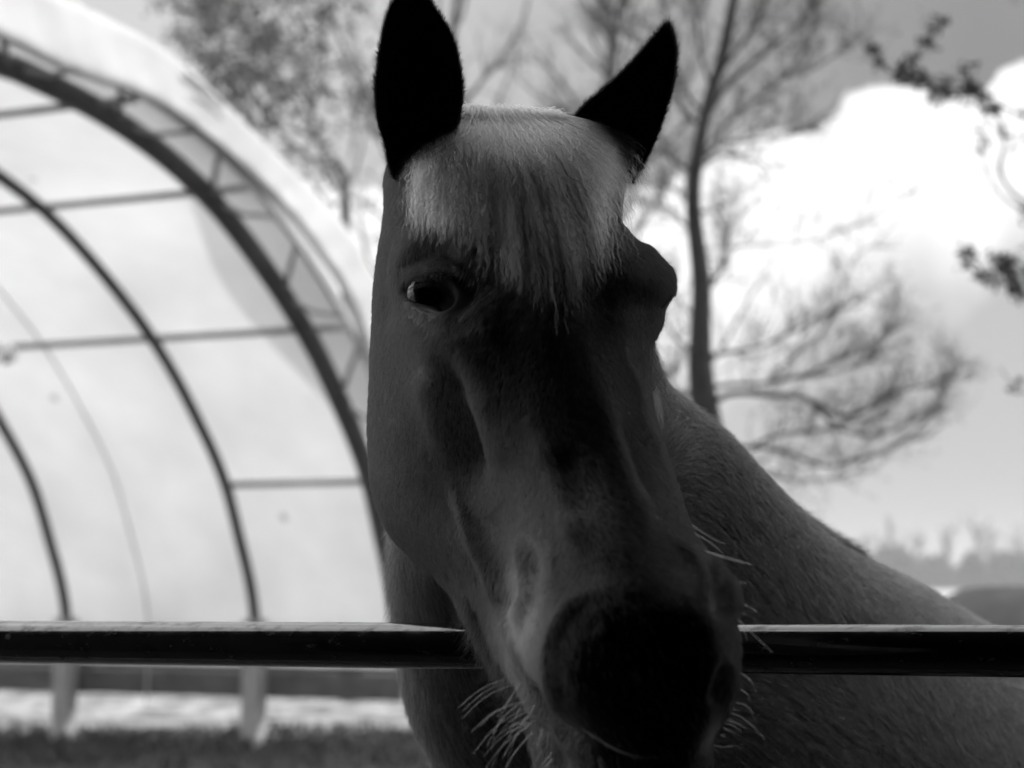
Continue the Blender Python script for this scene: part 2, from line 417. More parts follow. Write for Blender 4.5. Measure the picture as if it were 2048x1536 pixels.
# writing on the band: two worn, unreadable lines
ink = mottled("faded_ink", 0.10, 0.30, 30)
def on_band(px, py):
    u, z = bproj(px, py, S_BAND - 0.07); return FOOT2 + u * W + np.array([0, 0, z]) + (S_BAND - 0.07) * A
m = MB()
def dash(p, q_, w):
    a = on_band(*p); b = on_band(*q_); d = (b - a) / 2; n = np.cross(A, d); n /= np.linalg.norm(n); m.box((a + b) / 2, d, n * w, A * 0.003)
x0, y0, x1, y1 = 372, 146, 446, 212
def line_of(p, q_, w, lo, hi, gap, nm):
    global m
    m = MB(); t_ = 0
    while t_ < 0.97:
        e = min(1, t_ + random.uniform(lo, hi)); f = lambda k: (p[0] + (q_[0] - p[0]) * k, p[1] + (q_[1] - p[1]) * k); dash(f(t_), f(e), w); t_ = e + gap
    m.build(nm, ink, barn, smooth=False)
line_of((372, 146), (446, 212), 0.018, .04, .09, .012, "lettering")
line_of((388, 190), (446, 240), 0.008, .03, .06, .02, "lettering")
# ribs: front one is a truss of two chords with webs
fchord = offs(PROF, 0.05)
m = MB(); fc_ = at(fchord, S_FRONT); m.tube(fc_[fc_[:, 2] > 1.0], 0.085, 12); m.build("rib", truss_steel, barn)
m = MB(); m.tube(at(offs(PROF, 0.12), S_BAND + 0.06), 0.03, 8); m.build("rib", pale_steel, barn)
inner = at(fchord, S_FRONT); outer = at(offs(PROF, 0.10), S_BAND + 0.06)
m = MB(); k = 6
web_i = list(range(6, len(inner) - 10, 14))
for i in web_i:
    mb = MB(); mb.tube([inner[i], outer[min(i + 6, len(outer) - 1)]], 0.024, 6); mb.tube([inner[i], (inner[i] + outer[max(i - 4, 0)]) / 2 - np.array([0, 0, .05]), outer[max(i - 4, 0)]], 0.019, 6)
    mb.build("brace", brace_steel, barn)
for s in ss[1:]:
    m = MB(); m.tube(at(PROF, s), 0.05, 10); m.build("rib", steel, barn)
# purlins
for k_, (s_at, tx, ty) in enumerate(((S_FRONT, 190, 180), (0, 105, 415), (0, 312, 682), (0, 452, 967))):
    X_, Y_, _d = proj(at(offs(PROF, 0.06), s_at)[:90]); i = int(np.argmin(np.hypot(X_ - tx, Y_ - ty)))
    s_end = ss[-1] if k_ < 3 else 0.0
    a = at(offs(PROF, 0.06), S_BAND + 0.05)[i]; b = at(offs(PROF, 0.06), s_end)[i]
    m = MB(); m.tube([a, b], 0.028, 8); m.build("purlin", grey_steel, barn)
    j = 2 * len(PROF[:90]) - 2 - i; a = at(offs(PROF, 0.06), S_FRONT)[j]; b = at(offs(PROF, 0.06), s_end)[j]
    m = MB(); m.tube([a, b], 0.028, 8); m.build("purlin", grey_steel, barn)
m = MB(); m.tube(at(offs(PROF, 0.12), 1.25)[:100], 0.010, 6); m.build("seam", mottled("seam_grey", 0.45, 0.6, 3), barn)
# posts and base boards
postm = mottled("pale_timber", 0.25, 0.42, 6, rough=0.8, stretch=(4, 4, 1))
boardm = mottled("weathered_board", 0.07, 0.14, 5, rough=0.9)
for s in ss[1:]:
    for u in (0, 2 * profile[-1, 0]):
        c = FOOT2 + u * W + s * A; m = MB()
        m.box(c + np.array([0, 0, 0.55]), A * 0.085, W * 0.085, (0, 0, 0.61))
        m.build("post", postm, barn, smooth=False)
for u, sg in ((-0.17, -1), (2 * profile[-1, 0] + 0.17, 1)):
    a = FOOT2 + u * W + S_FRONT * A; b = FOOT2 + u * W + ss[-1] * A
    m = MB(); m.box((a + b) / 2 + np.array([0, 0, 0.56]), (b - a) / 2, W * 0.02, (0, 0, 0.12)); m.build("base_board", boardm, barn, smooth=False)
    m = MB(); m.box((a + b) / 2 + np.array([0, 0, 0.712]), (b - a) / 2, W * 0.03, (0, 0, 0.025)); m.build("base_rail", steel, barn, smooth=False)
# small white junction fitting on rib three
c = np.array(P(14, 708, 17.6)); u, z = bproj(14, 708, 1.25); c = FOOT2 + 1.25 * A + (u) * W + np.array([0, 0, z])
th = np.linspace(0, pi, 9); m = MB()
m.tube([c + np.array([0, 0, 0.09 * math.cos(t)]) for t in th], [0.002 + 0.085 * math.sin(t) for t in th], 14); m.build("lamp_globe", nprm("globe_white", 0.9, 0.3), barn)

# ------------------------------------------------------------------ trees
def bark(v): return mottled("bark", v * 0.3, v * 0.6, 9, rough=0.9)
def poly(pts, D, n=None):
    """pixel polyline at depth D (scalar or per point) -> world curve"""
    pts = np.asarray(pts, float); D = np.broadcast_to(np.asarray(D, float), (len(pts),))
    n = n or max(6, len(pts) * 5)
    s = np.concatenate([[0], np.cumsum(np.linalg.norm(np.diff(pts, axis=0), axis=1))])
    r = ncs(s, np.column_stack([pts, D]), np.linspace(0, s[-1], n)); return P(r[:, 0], r[:, 1], r[:, 2])
def twigs(mb, C, r0, count, length, up, depth=1, spur=0.0, rnd=random):
    """side twigs off a branch curve, optionally studded with small bud clusters"""
    n = len(C)
    for _ in range(count):
        i = rnd.randrange(max(1, n // 6), n); f = i / n
        t = C[min(i, n - 1)] - C[max(i - 1, 0)]; t = t / (np.linalg.norm(t) + 1e-9)
        side = np.array([rnd.gauss(0, 1), rnd.gauss(0, 1), rnd.gauss(0, 1)]); side /= np.linalg.norm(side)
        d = t * 0.7 + side * 0.8 + np.array([0, 0, up]); d /= np.linalg.norm(d)
        L_ = length * (1.15 - 0.6 * f) * rnd.uniform(0.5, 1.2)
        p = C[i]; pts = [p]
        for k in range(4):
            d = d + np.array([rnd.gauss(0, .18), rnd.gauss(0, .18), rnd.gauss(0, .18) + up * 0.25]); d /= np.linalg.norm(d); p = p + d * L_ / 4; pts.append(p)
        pts = np.array(pts); r = r0 * 0.55
        mb.tube(pts, np.linspace(r, r * 0.35, 5), 4, cap=False)
        if spur:
            for k in range(int(6 * spur)):
                c = pts[rnd.randrange(1, 5)] + np.array([rnd.gauss(0, .015) for _ in range(3)]); leaf(mb, c, rnd.uniform(.006, .014), rnd)
        if depth > 1: twigs(mb, pts, r * 0.8, 4, length * 0.45, up, depth - 1, spur, rnd)
def leaf(mb, c, s, rnd=random):
    a = np.array([rnd.gauss(0, 1) for _ in range(3)]); a /= np.linalg.norm(a); b = np.cross(a, [rnd.gauss(0, 1) for _ in range(3)]); b /= np.linalg.norm(b) + 1e-9
    mb.add([c - a * s, c + b * s * .5, c + a * s, c - b * s * .5], [(0, 1, 2, 3)])

TD = 12.5
larch = empty("larch_tree", tuple(P(1440, 1620, TD) * np.array([1, 1, 0]))); tag(larch, "tall bare larch with a dark trunk and drooping lower boughs right of the horse's head", "tree")
trunk_px = [(1490, 1640), (1460, 1400), (1440, 1100), (1426, 920), (1412, 830), (1401, 740), (1402, 640), (1402, 560), (1393, 480), (1386, 400), (1392, 330), (1406, 250), (1420, 190), (1440, 130), (1456, 60), (1470, -20), (1480, -160), (1486, -340)]
tr = poly(trunk_px, TD, 60)
px_w = np.interp(np.linspace(0, 1, 60), [0, .3, .42, .5, .62, .7, .8, 1], [84, 74, 62, 46, 33, 26, 24, 5]) / 2 / F * TD * 0.92
m = MB(); m.tube(tr, px_w, 12); m.build("trunk", bark(0.05), larch)
boughs = [
 ([(1415, 815), (1450, 792), (1540, 790), (1620, 800), (1680, 830), (1740, 815), (1790, 785), (1860, 770), (1900, 755)], 7, 26),
 ([(1400, 780), (1440, 772), (1530, 766), (1600, 752), (1680, 720), (1740, 690), (1790, 640)], 5, 20),
 ([(1396, 715), (1450, 706), (1530, 690), (1600, 655), (1660, 625), (1720, 600)], 4, 16),
 ([(1440, 880), (1480, 892), (1560, 900), (1640, 930), (1720, 920), (1800, 885), (1875, 820)], 5, 20),
 ([(1620, 800), (1670, 850), (1740, 870), (1810, 850), (1880, 800), (1905, 720)], 4, 14),
 ([(1530, 766), (1580, 720), (1640, 670), (1680, 600), (1710, 520), (1760, 480)], 3, 12),
 ([(1600, 752), (1660, 745), (1730, 720), (1780, 660), (1790, 600)], 3, 12),
 ([(1500, 895), (1560, 870), (1640, 860), (1720, 840), (1780, 830)], 4, 12),
 ([(1430, 900), (1480, 930), (1560, 955), (1640, 960), (1720, 940)], 3, 10),
 ([(1402, 495), (1480, 492), (1600, 485), (1700, 455), (1780, 410), (1830, 378)], 2, 6),
 ([(1404, 600), (1430, 560), (1450, 500), (1472, 400)], 4, 8),
 ([(1404, 570), (1440, 545), (1455, 520), (1450, 480)], 4, 6),
 ([(1400, 640), (1360, 605), (1330, 560), (1290, 540)], 3, 8),
 ([(1396, 700), (1365, 690), (1335, 650), (1310, 600)], 4, 8),
 ([(1390, 790), (1355, 785), (1330, 740), (1300, 720)], 4, 8),
 ([(1388, 470), (1350, 430), (1310, 410), (1260, 400)], 3, 8),
 ([(1390, 345), (1360, 330), (1320, 300), (1270, 290), (1220, 250)], 5, 14),
 ([(1402, 255), (1365, 215), (1330, 140), (1270, 80), (1200, 40)], 5, 18),
 ([(1412, 230), (1375, 190), (1350, 120), (1330, 40), (1310, -60)], 5, 18),
 ([(1425, 180), (1400, 100), (1390, 30), (1370, -60)], 4, 14),
 ([(1405, 260), (1440, 190), (1500, 130), (1560, 80), (1620, 20), (1650, -40)], 6, 20),
 ([(1395, 320), (1450, 250), (1510, 200), (1560, 160), (1600, 110), (1640, 30)], 4, 20),
 ([(1440, 140), (1490, 80), (1530, 10), (1560, -60)], 5, 16),
 ([(1392, 330), (1440, 290), (1500, 280), (1560, 270), (1620, 250)], 3, 14),
 ([(1392, 350), (1420, 320), (1470, 310), (1530, 330)], 3, 8),
 ([(1386, 420), (1350, 380), (1320, 370), (1290, 370)], 3, 8),
 ([(1388, 440), (1420, 420), (1440, 440)], 3, 4),
 ([(1560, 160), (1620, 140), (1680, 100), (1720, 60)], 3, 8),
 ([(1470, -10), (1540, -60), (1620, -100), (1700, -160)], 5, 14),
]
m = MB(); rr = random.Random(3)
for pts, w, nt_ in boughs:
    dz = rr.uniform(-1.3, 1.3); n = len(pts)
    C = poly(pts, TD + dz * np.linspace(0, 1, n) ** 1.0, n * 5)
    m.tube(C, np.linspace(w * 1.15, 1.5, len(C)) / F * TD * 0.85, 5, cap=False)
    twigs(m, C, 3.6 / F * TD * 0.5, int(nt_ * 2.8), 0.44, 0.30, 2, 0.4, rr)
m.build("crown", bark(0.06), larch)

# slender leafy tree whose head rises behind the barn
oak = empty("leafy_tree", tuple(P(640, 1400, 26) * np.array([1, 1, 0]))); tag(oak, "tree with clumped dry leaves rising behind the barn roof", "tree")
rr = random.Random(8); OD = 21.5
m = MB(); C = poly([(700, 1400), (698, 900), (692, 500), (690, 395), (685, 350), (668, 318)], OD, 50)
m.tube(C, np.linspace(0.13, 0.045, 50), 8); m.build("trunk", bark(0.05), oak)
m = MB()
for pts, w, k in [([(690, 395), (665, 350), (620, 250), (560, 150), (480, 60), (400, 10)], 7, 40), ([(690, 380), (715, 330), (735, 250), (760, 180)], 5, 7),
                  ([(660, 340), (600, 300), (540, 240), (480, 180), (430, 120), (370, 80)], 6, 46), ([(620, 250), (640, 160), (650, 60), (640, -60)], 5, 22), ([(560, 150), (520, 60), (500, -60)], 5, 26),
                  ([(560, 260), (520, 200), (430, 60), (380, -20)], 5, 34), ([(620, 300), (620, 200), (560, 60), (560, -40)], 4, 26), ([(700, 320), (715, 220), (720, 120), (700, 20)], 4, 14),
                  ([(690, 395), (660, 410), (640, 380), (600, 350)], 3, 12)]:
    C = poly(pts, OD + rr.uniform(-1, 1), len(pts) * 5); m.tube(C, np.linspace(w, 1.2, len(C)) / F * OD * .7, 5, cap=False)
    for _ in range(k):
        c = C[rr.randrange(len(C) // 3, len(C))] + np.array([rr.gauss(0, .25) for _ in range(3)])
        sp = rr.uniform(.05, .16)
        for _ in range(rr.randrange(8, 30)): leaf(m, c + np.array([rr.gauss(0, sp) for _ in range(3)]), rr.uniform(.03, .065), rr)
    twigs(m, C, 0.006, 14, 0.5, 0.2, 2, 0.5, rr)
m.build("crown", mottled("dry_leaves", 0.06, 0.14, 3, rough=.8), oak)

# faint far trees between and beside the ears
def far_tree(x, D, h, seed, label):
    rr = random.Random(seed); base = P(x, 1165, D) * np.array([1, 1, 0])
    o = empty("bare_tree", tuple(base)); tag(o, label, "tree", "bare trees far behind the horse")
    m = MB(); top = base + np.array([rr.uniform(-.5, .5), 0, h])
    C = np.array([base + (top - base) * t + np.array([.25 * sin(t * 6 + seed), 0, 0]) for t in np.linspace(0, 1, 24)])
    m.tube(C, np.linspace(.2, .03, 24), 8); m.build("trunk", bark(.08), o)
    m = MB()
    for i in range(34):
        k = rr.randrange(7, 23); a = rr.uniform(0, 2 * pi); d = np.array([cos(a), sin(a), rr.uniform(.5, 1.4)]); d /= np.linalg.norm(d)
        ln = rr.uniform(1.5, 4.2) * (1.2 - .6 * k / 24); p = C[k]; pts = [p]
        for _ in range(7):
            d = d + np.array([rr.gauss(0, .14), rr.gauss(0, .14), rr.gauss(.06, .1)]); d /= np.linalg.norm(d); p = p + d * ln / 7; pts.append(p)
        pts = np.array(pts); m.tube(pts, np.linspace(.05, .012, 8), 4, cap=False); twigs(m, pts, .02, 8, 1.1, .3, 2, 0, rr)
    m.build("crown", bark(.09), o)
far_tree(1275, 34, 13.0, 1, "pale bare tree behind the horse's off ear, right of the forelock")
far_tree(850, 33, 14.5, 2, "faint bare tree rising directly behind the pricked near ear")
far_tree(1060, 46, 11.5, 3, "palest bare tree, low behind the forelock")

# tree at the right-hand edge, its trunk outside the picture
er = empty("bud_tree", tuple(P(2420, 1800, 9) * np.array([1, 1, 0]))); tag(er, "tree at the far right reaching budded twigs across the cloud", "tree")
rr = random.Random(21); ED = 9.0
m = MB(); m.tube(poly([(2380, 2000), (2370, 1200), (2330, 600), (2300, 100), (2290, -300)], ED, 30), np.linspace(.16, .06, 30), 10); m.build("trunk", bark(.05), er)
m = MB()
def knots(C, k, s):
    for _ in range(k):
        c = C[rr.randrange(len(C) // 4, len(C))]
        for _ in range(16): leaf(m, c + np.array([rr.gauss(0, s) for _ in range(3)]), rr.uniform(.01, .025), rr)
for pts, w, tw, kn in [([(2340, 800), (2200, 700), (2100, 620), (2048, 590), (1990, 560), (1945, 540), (1932, 508)], 9, 10, 26),
                   ([(2048, 590), (2020, 545), (1985, 515)], 4, 5, 12), ([(2100, 620), (2070, 550), (2030, 525), (2000, 520)], 4, 6, 12),
                   ([(2320, 500), (2180, 450), (2080, 425), (2030, 410), (1985, 370), (1965, 310), (1960, 250)], 6, 8, 9),
                   ([(2080, 425), (2020, 380), (2000, 330), (2010, 280), (1985, 220), (1960, 190), (1935, 140)], 5, 9, 8),
                   ([(2300, 300), (2150, 240), (2048, 230), (1990, 205), (1960, 190), (1900, 160), (1870, 150)], 5, 8, 10),
                   ([(1960, 190), (1900, 190), (1860, 178), (1835, 150)], 4, 6, 8),
                   ([(1900, 175), (1830, 155), (1800, 150), (1835, 110), (1860, 75), (1885, 40)], 4, 10, 16),
                   ([(1800, 150), (1760, 130), (1745, 80)], 3, 5, 4),
                   ([(2350, 950), (2200, 850), (2100, 800), (2040, 780), (2010, 750), (2000, 735)], 6, 8, 10), ([(2300, 60), (2150, 20), (2060, -5), (2010, -40)], 5, 6, 6)]:
    C = poly(pts, ED + rr.uniform(-.4, .4), len(pts) * 5); m.tube(C, np.linspace(w, 1.3, len(C)) / F * ED * .7, 5, cap=False)
    twigs(m, C, .003, tw, .18, .2, 1, 0.8, rr); knots(C, kn, .022)
m.build("crown", bark(.06), er)

# far bushes, thin poplars and mound on the horizon
def bush(x, D, wpx, hpx, seed, label, group="bushes along the far edge of the field"):
    rr = random.Random(seed); base = P(x, 1165, D) * np.array([1, 1, 0]); o = empty("bush", tuple(base)); tag(o, label, "bush", group)
    w = wpx / F * D / 2; h = hpx * .8 / F * D + 1.5; m = MB()
    for _ in range(1500):
        a = rr.uniform(0, 2 * pi); r = math.sqrt(rr.random()); z = rr.random() ** .8
        prof = math.sqrt(max(0, 1 - (z * .96) ** 2.4)); lump = 1 + .18 * sin(3 * a + seed) * sin(5 * z + seed)
        leaf(m, base + np.array([cos(a) * r * w * prof * lump, sin(a) * r * w * prof, z * h * (1 + .1 * sin(2 * a + seed))]), rr.uniform(1.1, 2.2), rr)
    m.build("crown", mottled("far_foliage", .04, .07, .15), o)
    m = MB(); m.tube([base, base + np.array([0, 0, h * .5])], [.5, .2], 6); m.build("stem", bark(.06), o)
BD = 380
bush(1790, BD, 110, 72, 1, "taller dark bush, leftmost on the horizon just above the horse's back")
bush(1868, BD + 14, 70, 50, 2, "small bush between the tall left bush and the thin bare saplings")
bush(1945, BD + 20, 110, 32, 3, "lowest wide bush on the horizon")
bush(2015, BD, 105, 62, 4, "round dark bush at the right end of the horizon")
bush(2120, BD, 130, 60, 5, "bush cut off by the right edge of the picture")
bush(1945, BD - 12, 36, 56, 6, "narrow upright bush next to the round one at right")
bush(1720, BD + 26, 90, 55, 7, "low bush half hidden by the horse's mane")
def sapling(x, D, hpx, seed, label):
    rr = random.Random(seed); base = P(x, 1165, D) * np.array([1, 1, 0]); o = empty("sapling", tuple(base)); tag(o, label, "tree", "thin bare saplings on the horizon")
    h = hpx * .8 / F * D + 1.5; C = np.array([base + np.array([1.2 * sin(t * 4 + seed), 0, h * t]) for t in np.linspace(0, 1, 12)])
    m = MB(); m.tube(C, np.linspace(.6, .2, 12), 6); m.build("trunk", bark(.07), o)
    m = MB()
    for _ in range(30):
        c = C[rr.randrange(3, 12)]; e = c + np.array([rr.gauss(0, 2.0), rr.gauss(0, 1.5), rr.uniform(1.5, 5.0)]); m.tube([c, (c + e) / 2 + np.array([0, 0, -.3]), e], [.2, .15, .08], 4, cap=False)
    m.build("crown", bark(.08), o)
for i, (x, h, l) in enumerate([(1905, 125, "dark leaning sapling, the boldest on the horizon"), (1835, 105, "faint sapling left of the leaning one"), (1770, 120, "sapling rising out of the tall left bush"), (1950, 130, "tallest faint sapling over the low bush"), (2045, 100, "sapling at the right edge of the horizon"), (1740, 85, "sapling beside the horse's mane"), (1990, 95, "faint sapling over the round bush")]):
    sapling(x, 400 + 3 * i, h, i + 40, l)
# plain rounded heap of unknown kind beyond the gate, out of focus
mound_c = P(2030, 1260, 9.0) * np.array([1, 1, 0]); m_ = empty("grey_mound", tuple(mound_c)); tag(m_, "smooth rounded grey mound out of focus at the right beyond the gate", "mound")
nu, nv = 48, 16; VV = []
for j in range(nv + 1):
    ph = j / nv * pi / 2
    for i in range(nu):
        a = i / nu * 2 * pi; k = 1 + .05 * sin(3 * a + 1) + .03 * sin(7 * a)
        VV.append(mound_c + np.array([.62 * cos(a) * cos(ph) ** .55 * k, .5 * sin(a) * cos(ph) ** .55 * k, 1.485 * sin(ph) ** .8]))
mesh_obj("heap", VV, grid_faces(nv + 1, nu, True), mottled("mound_grey", .05, .11, 3, rough=.95, bump=.4), m_)

# ------------------------------------------------------------------ gate
gate_black = None
def gate_mat():
    def st(t, b):
        tc = t.nodes.new("ShaderNodeTexCoord"); n = t.nodes.new("ShaderNodeTexNoise"); t.links.new(tc.outputs['Object'], n.inputs[0]); n.inputs['Scale'].default_value = 60; n.inputs['Detail'].default_value = 6
        r = t.nodes.new("ShaderNodeMapRange"); t.links.new(n.outputs[0], r.inputs[0]); r.inputs[1].default_value = .35; r.inputs[2].default_value = .75; r.inputs[3].default_value = .10; r.inputs[4].default_value = .26
        t.links.new(r.outputs[0], b.inputs['Roughness'])
        bp = t.nodes.new("ShaderNodeBump"); bp.inputs['Strength'].default_value = .15; bp.inputs['Distance'].default_value = .0008; t.links.new(n.outputs[0], bp.inputs['Height']); t.links.new(bp.outputs[0], b.inputs['Normal'])
        b.inputs['Coat Weight'].default_value = 1.0; b.inputs['Coat Roughness'].default_value = 0.08
        ch = t.nodes.new("ShaderNodeTexNoise"); mp = t.nodes.new("ShaderNodeMapping"); t.links.new(tc.outputs['Object'], mp.inputs[0]); mp.inputs['Scale'].default_value = (.35, 1, 1); t.links.new(mp.outputs[0], ch.inputs[0]); ch.inputs['Scale'].default_value = 110; ch.inputs['Detail'].default_value = 7; ch.inputs['Roughness'].default_value = .7
        cr = t.nodes.new("ShaderNodeMapRange"); t.links.new(ch.outputs[0], cr.inputs[0]); cr.inputs[1].default_value = .60; cr.inputs[2].default_value = .70; cr.inputs[3].default_value = .010; cr.inputs[4].default_value = .14
        cc = t.nodes.new("ShaderNodeCombineColor")
        for i in range(3): t.links.new(cr.outputs[0], cc.inputs[i])
        t.links.new(cc.outputs[0], b.inputs['Base Color'])
        cw = t.nodes.new("ShaderNodeMapRange"); t.links.new(ch.outputs[0], cw.inputs[0]); cw.inputs[1].default_value = .5; cw.inputs[2].default_value = .62; cw.inputs[3].default_value = 1.0; cw.inputs[4].default_value = .1; t.links.new(cw.outputs[0], b.inputs['Coat Weight'])
    return nprm("black_gate_paint", .012, .25, .5, st)
gm = gate_mat()
gl = P(-700, 1287, 2.25); gr_ = P(2700, 1318, 1.50)
gl = P(0, 1283, 2.03); gr_ = P(2048, 1303, 1.62); dirg = gr_ - gl; g0 = gl - dirg * .9; g1 = gr_ + dirg * .9
gate = empty("gate", (float(gl[0]), float(gl[1]), 0)); tag(gate, "black tubular steel gate with the horse's head hanging over its top rail", "gate")
m = MB(); m.tube(np.array([g0 + (g1 - g0) * t for t in np.linspace(0, 1, 24)]), 0.0222, 28); m.build("top_rail", gm, gate)
for dz in (.26, .50, .74, .98, 1.18):
    m = MB(); m.tube([g0 - np.array([0, 0, dz]), g1 - np.array([0, 0, dz + .06])], .018, 14); m.build("rail", gm, gate)
for e in (g0, g1):
    m = MB(); m.tube([e + np.array([0, 0, .02]), e - np.array([0, 0, float(e[2]) - .02])], .024, 14); m.build("upright", gm, gate)
# ------------------------------------------------------------------ horse: head surface
RX = [  # y, nine front points (x, depth) from left outline to right outline, depth of the back
 (238, [905, 935, 970, 1010, 1050, 1085, 1120, 1160, 1195], [1.700, 1.690, 1.682, 1.676, 1.672, 1.671, 1.675, 1.684, 1.70], 1.77),
 (300, [800, 830, 880, 940, 1010, 1080, 1140, 1200, 1250], [1.70, 1.66, 1.635, 1.62, 1.61, 1.605, 1.615, 1.64, 1.69], 1.83),
 (390, [774, 802, 860, 930, 1000, 1085, 1150, 1205, 1243], [1.69, 1.64, 1.60, 1.578, 1.562, 1.557, 1.567, 1.592, 1.65], 1.87),
 (470, [763, 790, 842, 920, 1000, 1090, 1170, 1225, 1262], [1.68, 1.622, 1.575, 1.547, 1.532, 1.527, 1.537, 1.56, 1.615], 1.87),
 (560, [753, 785, 832, 915, 1005, 1100, 1190, 1275, 1336], [1.68, 1.62, 1.562, 1.525, 1.505, 1.50, 1.508, 1.53, 1.58], 1.86),
 (640, [748, 778, 826, 890, 1005, 1112, 1200, 1268, 1318], [1.68, 1.62, 1.548, 1.503, 1.480, 1.475, 1.487, 1.52, 1.58], 1.85),
 (740, [742, 778, 838, 894, 1008, 1132, 1215, 1265, 1298], [1.68, 1.612, 1.542, 1.490, 1.458, 1.450, 1.462, 1.50, 1.56], 1.83),
 (850, [740, 784, 856, 924, 1026, 1155, 1235, 1280, 1311], [1.672, 1.602, 1.545, 1.497, 1.436, 1.420, 1.430, 1.47, 1.53], 1.81),
 (980, [748, 800, 882, 962, 1062, 1190, 1272, 1322, 1354], [1.655, 1.590, 1.55, 1.505, 1.410, 1.376, 1.387, 1.43, 1.48], 1.78),
 (1075, [783, 828, 892, 972, 1082, 1222, 1312, 1366, 1396], [1.64, 1.585, 1.54, 1.485, 1.378, 1.338, 1.350, 1.39, 1.43], 1.73),
 (1145, [858, 890, 935, 1000, 1095, 1250, 1350, 1410, 1444], [1.62, 1.575, 1.525, 1.46, 1.355, 1.315, 1.324, 1.355, 1.40], 1.68),
 (1205, [920, 947, 982, 1032, 1108, 1272, 1390, 1445, 1470], [1.58, 1.545, 1.495, 1.44, 1.330, 1.298, 1.304, 1.33, 1.37], 1.62),
 (1290, [963, 988, 1018, 1042, 1108, 1282, 1410, 1455, 1478], [1.54, 1.505, 1.460, 1.42, 1.318, 1.287, 1.292, 1.32, 1.36], 1.58),
 (1370, [1015, 1037, 1058, 1076, 1120, 1284, 1402, 1450, 1474], [1.50, 1.475, 1.44, 1.41, 1.318, 1.287, 1.292, 1.32, 1.36], 1.54),
 (1440, [1050, 1072, 1096, 1122, 1165, 1284, 1382, 1428, 1450], [1.47, 1.452, 1.42, 1.39, 1.325, 1.300, 1.307, 1.33, 1.37], 1.52),
 (1520, [1068, 1090, 1116, 1150, 1195, 1290, 1362, 1402, 1426], [1.45, 1.43, 1.405, 1.38, 1.350, 1.320, 1.325, 1.35, 1.38], 1.50),
 (1590, [1090, 1112, 1140, 1175, 1215, 1280, 1330, 1360, 1382], [1.44, 1.422, 1.405, 1.385, 1.365, 1.345, 1.35, 1.37, 1.39], 1.48),
 (1640, [1140, 1155, 1175, 1200, 1225, 1260, 1290, 1310, 1325], [1.43, 1.42, 1.41, 1.40, 1.39, 1.385, 1.39, 1.40, 1.41], 1.46)]
tab = []
for y, xs, ds, db in RX:
    xs = list(xs); ds = list(ds); xl, xr, dl, dr = xs[0], xs[-1], ds[0], ds[-1]
    for t, k in ((.03, .30), (.22, .78), (.5, 1.0), (.78, .80), (.97, .34)):
        base = dr + (dl - dr) * t
        xs.append(xr + (xl - xr) * t); ds.append(base + (db - base) * k)
    tab.append([(x, y, d) for x, d in zip(xs, ds)])
tab = np.array(tab)
for q_ in range(2, 11): tab[q_, 6, 2] += .007; tab[q_, 4, 2] += .004          # rounder bridge of the nose
tab = tab                                   # rows, 14, (x, y, D)
ykeys = tab[:, 0, 1]
NRW = 560
yq = np.linspace(ykeys[0], ykeys[-1], NRW)
T1 = ncs(ykeys, tab.reshape(len(tab), -1), yq).reshape(NRW, 14, 3)
XR = [(238, 1195), (300, 1250), (390, 1243), (440, 1238), (470, 1257), (490, 1275), (520, 1307), (550, 1335), (570, 1345), (582, 1344), (596, 1337), (610, 1329), (625, 1326), (642, 1324), (662, 1316), (685, 1304), (740, 1298), (800, 1302), (850, 1311),
      (900, 1328), (980, 1354), (1030, 1369), (1075, 1393), (1110, 1417), (1145, 1444), (1172, 1464), (1205, 1471), (1232, 1469), (1262, 1475), (1300, 1479), (1370, 1475), (1410, 1463), (1440, 1449), (1470, 1431), (1490, 1425), (1520, 1426), (1590, 1382), (1640, 1325)]
XL = [(238, 905), (300, 800), (340, 770), (390, 771), (440, 770), (470, 764), (500, 757), (560, 753), (620, 748), (740, 742), (850, 739), (940, 742), (980, 748), (1020, 758), (1060, 775), (1090, 797), (1120, 830), (1145, 860), (1175, 898), (1205, 920), (1290, 963), (1370, 1015), (1440, 1050), (1520, 1068), (1590, 1090), (1640, 1140)]
def edge_fix(tabl, col, wts):
    tgt = np.interp(yq, *zip(*tabl)); kn = 9 if col == 8 else 25; tgt = np.convolve(np.pad(tgt, kn // 2, 'edge'), np.ones(kn) / kn, 'valid'); d = tgt - T1[:, col, 0]
    for c_, w_ in wts: T1[:, c_, 0] += d * w_
edge_fix(XR, 8, ((8, 1), (7, .6), (6, .15), (9, .9), (10, .5)))
edge_fix(XL, 0, ((0, 1), (1, .6), (2, .15), (13, .9), (12, .5)))
ext = np.concatenate([T1[:, -4:], T1, T1[:, :5]], 1)  # periodic in columns
cq = np.concatenate([np.linspace(0, 8, 380), np.linspace(8, 14, 92)[1:-1]])
NCW = len(cq)
T2 = ncs(np.arange(-4, 19), ext.transpose(1, 0, 2), cq).transpose(1, 0, 2)     # NRW, NCW, 3
PXg, PYg, Dg = T2[..., 0].copy(), T2[..., 1].copy(), T2[..., 2].copy()
G = P(PXg, PYg, Dg)
def gnorm(G):
    du = np.roll(G, -1, 1) - np.roll(G, 1, 1); dv = np.gradient(G, axis=0)
    n = np.cross(du, dv); n /= np.linalg.norm(n, axis=-1, keepdims=True) + 1e-12
    c = G.mean(1, keepdims=True); s = np.sign(((G - c) * n).sum(-1).mean()); return n * s
front = np.clip(np.minimum(cq + 1.2, 9.2 - cq) / 0.8, 0, 1); front[(cq > 9.5) & (cq < 13)] = 0
front[cq >= 13] = np.clip((cq[cq >= 13] - 13) / 0.8, 0, 1)
front = front[None, :]
H = np.zeros((NRW, NCW))
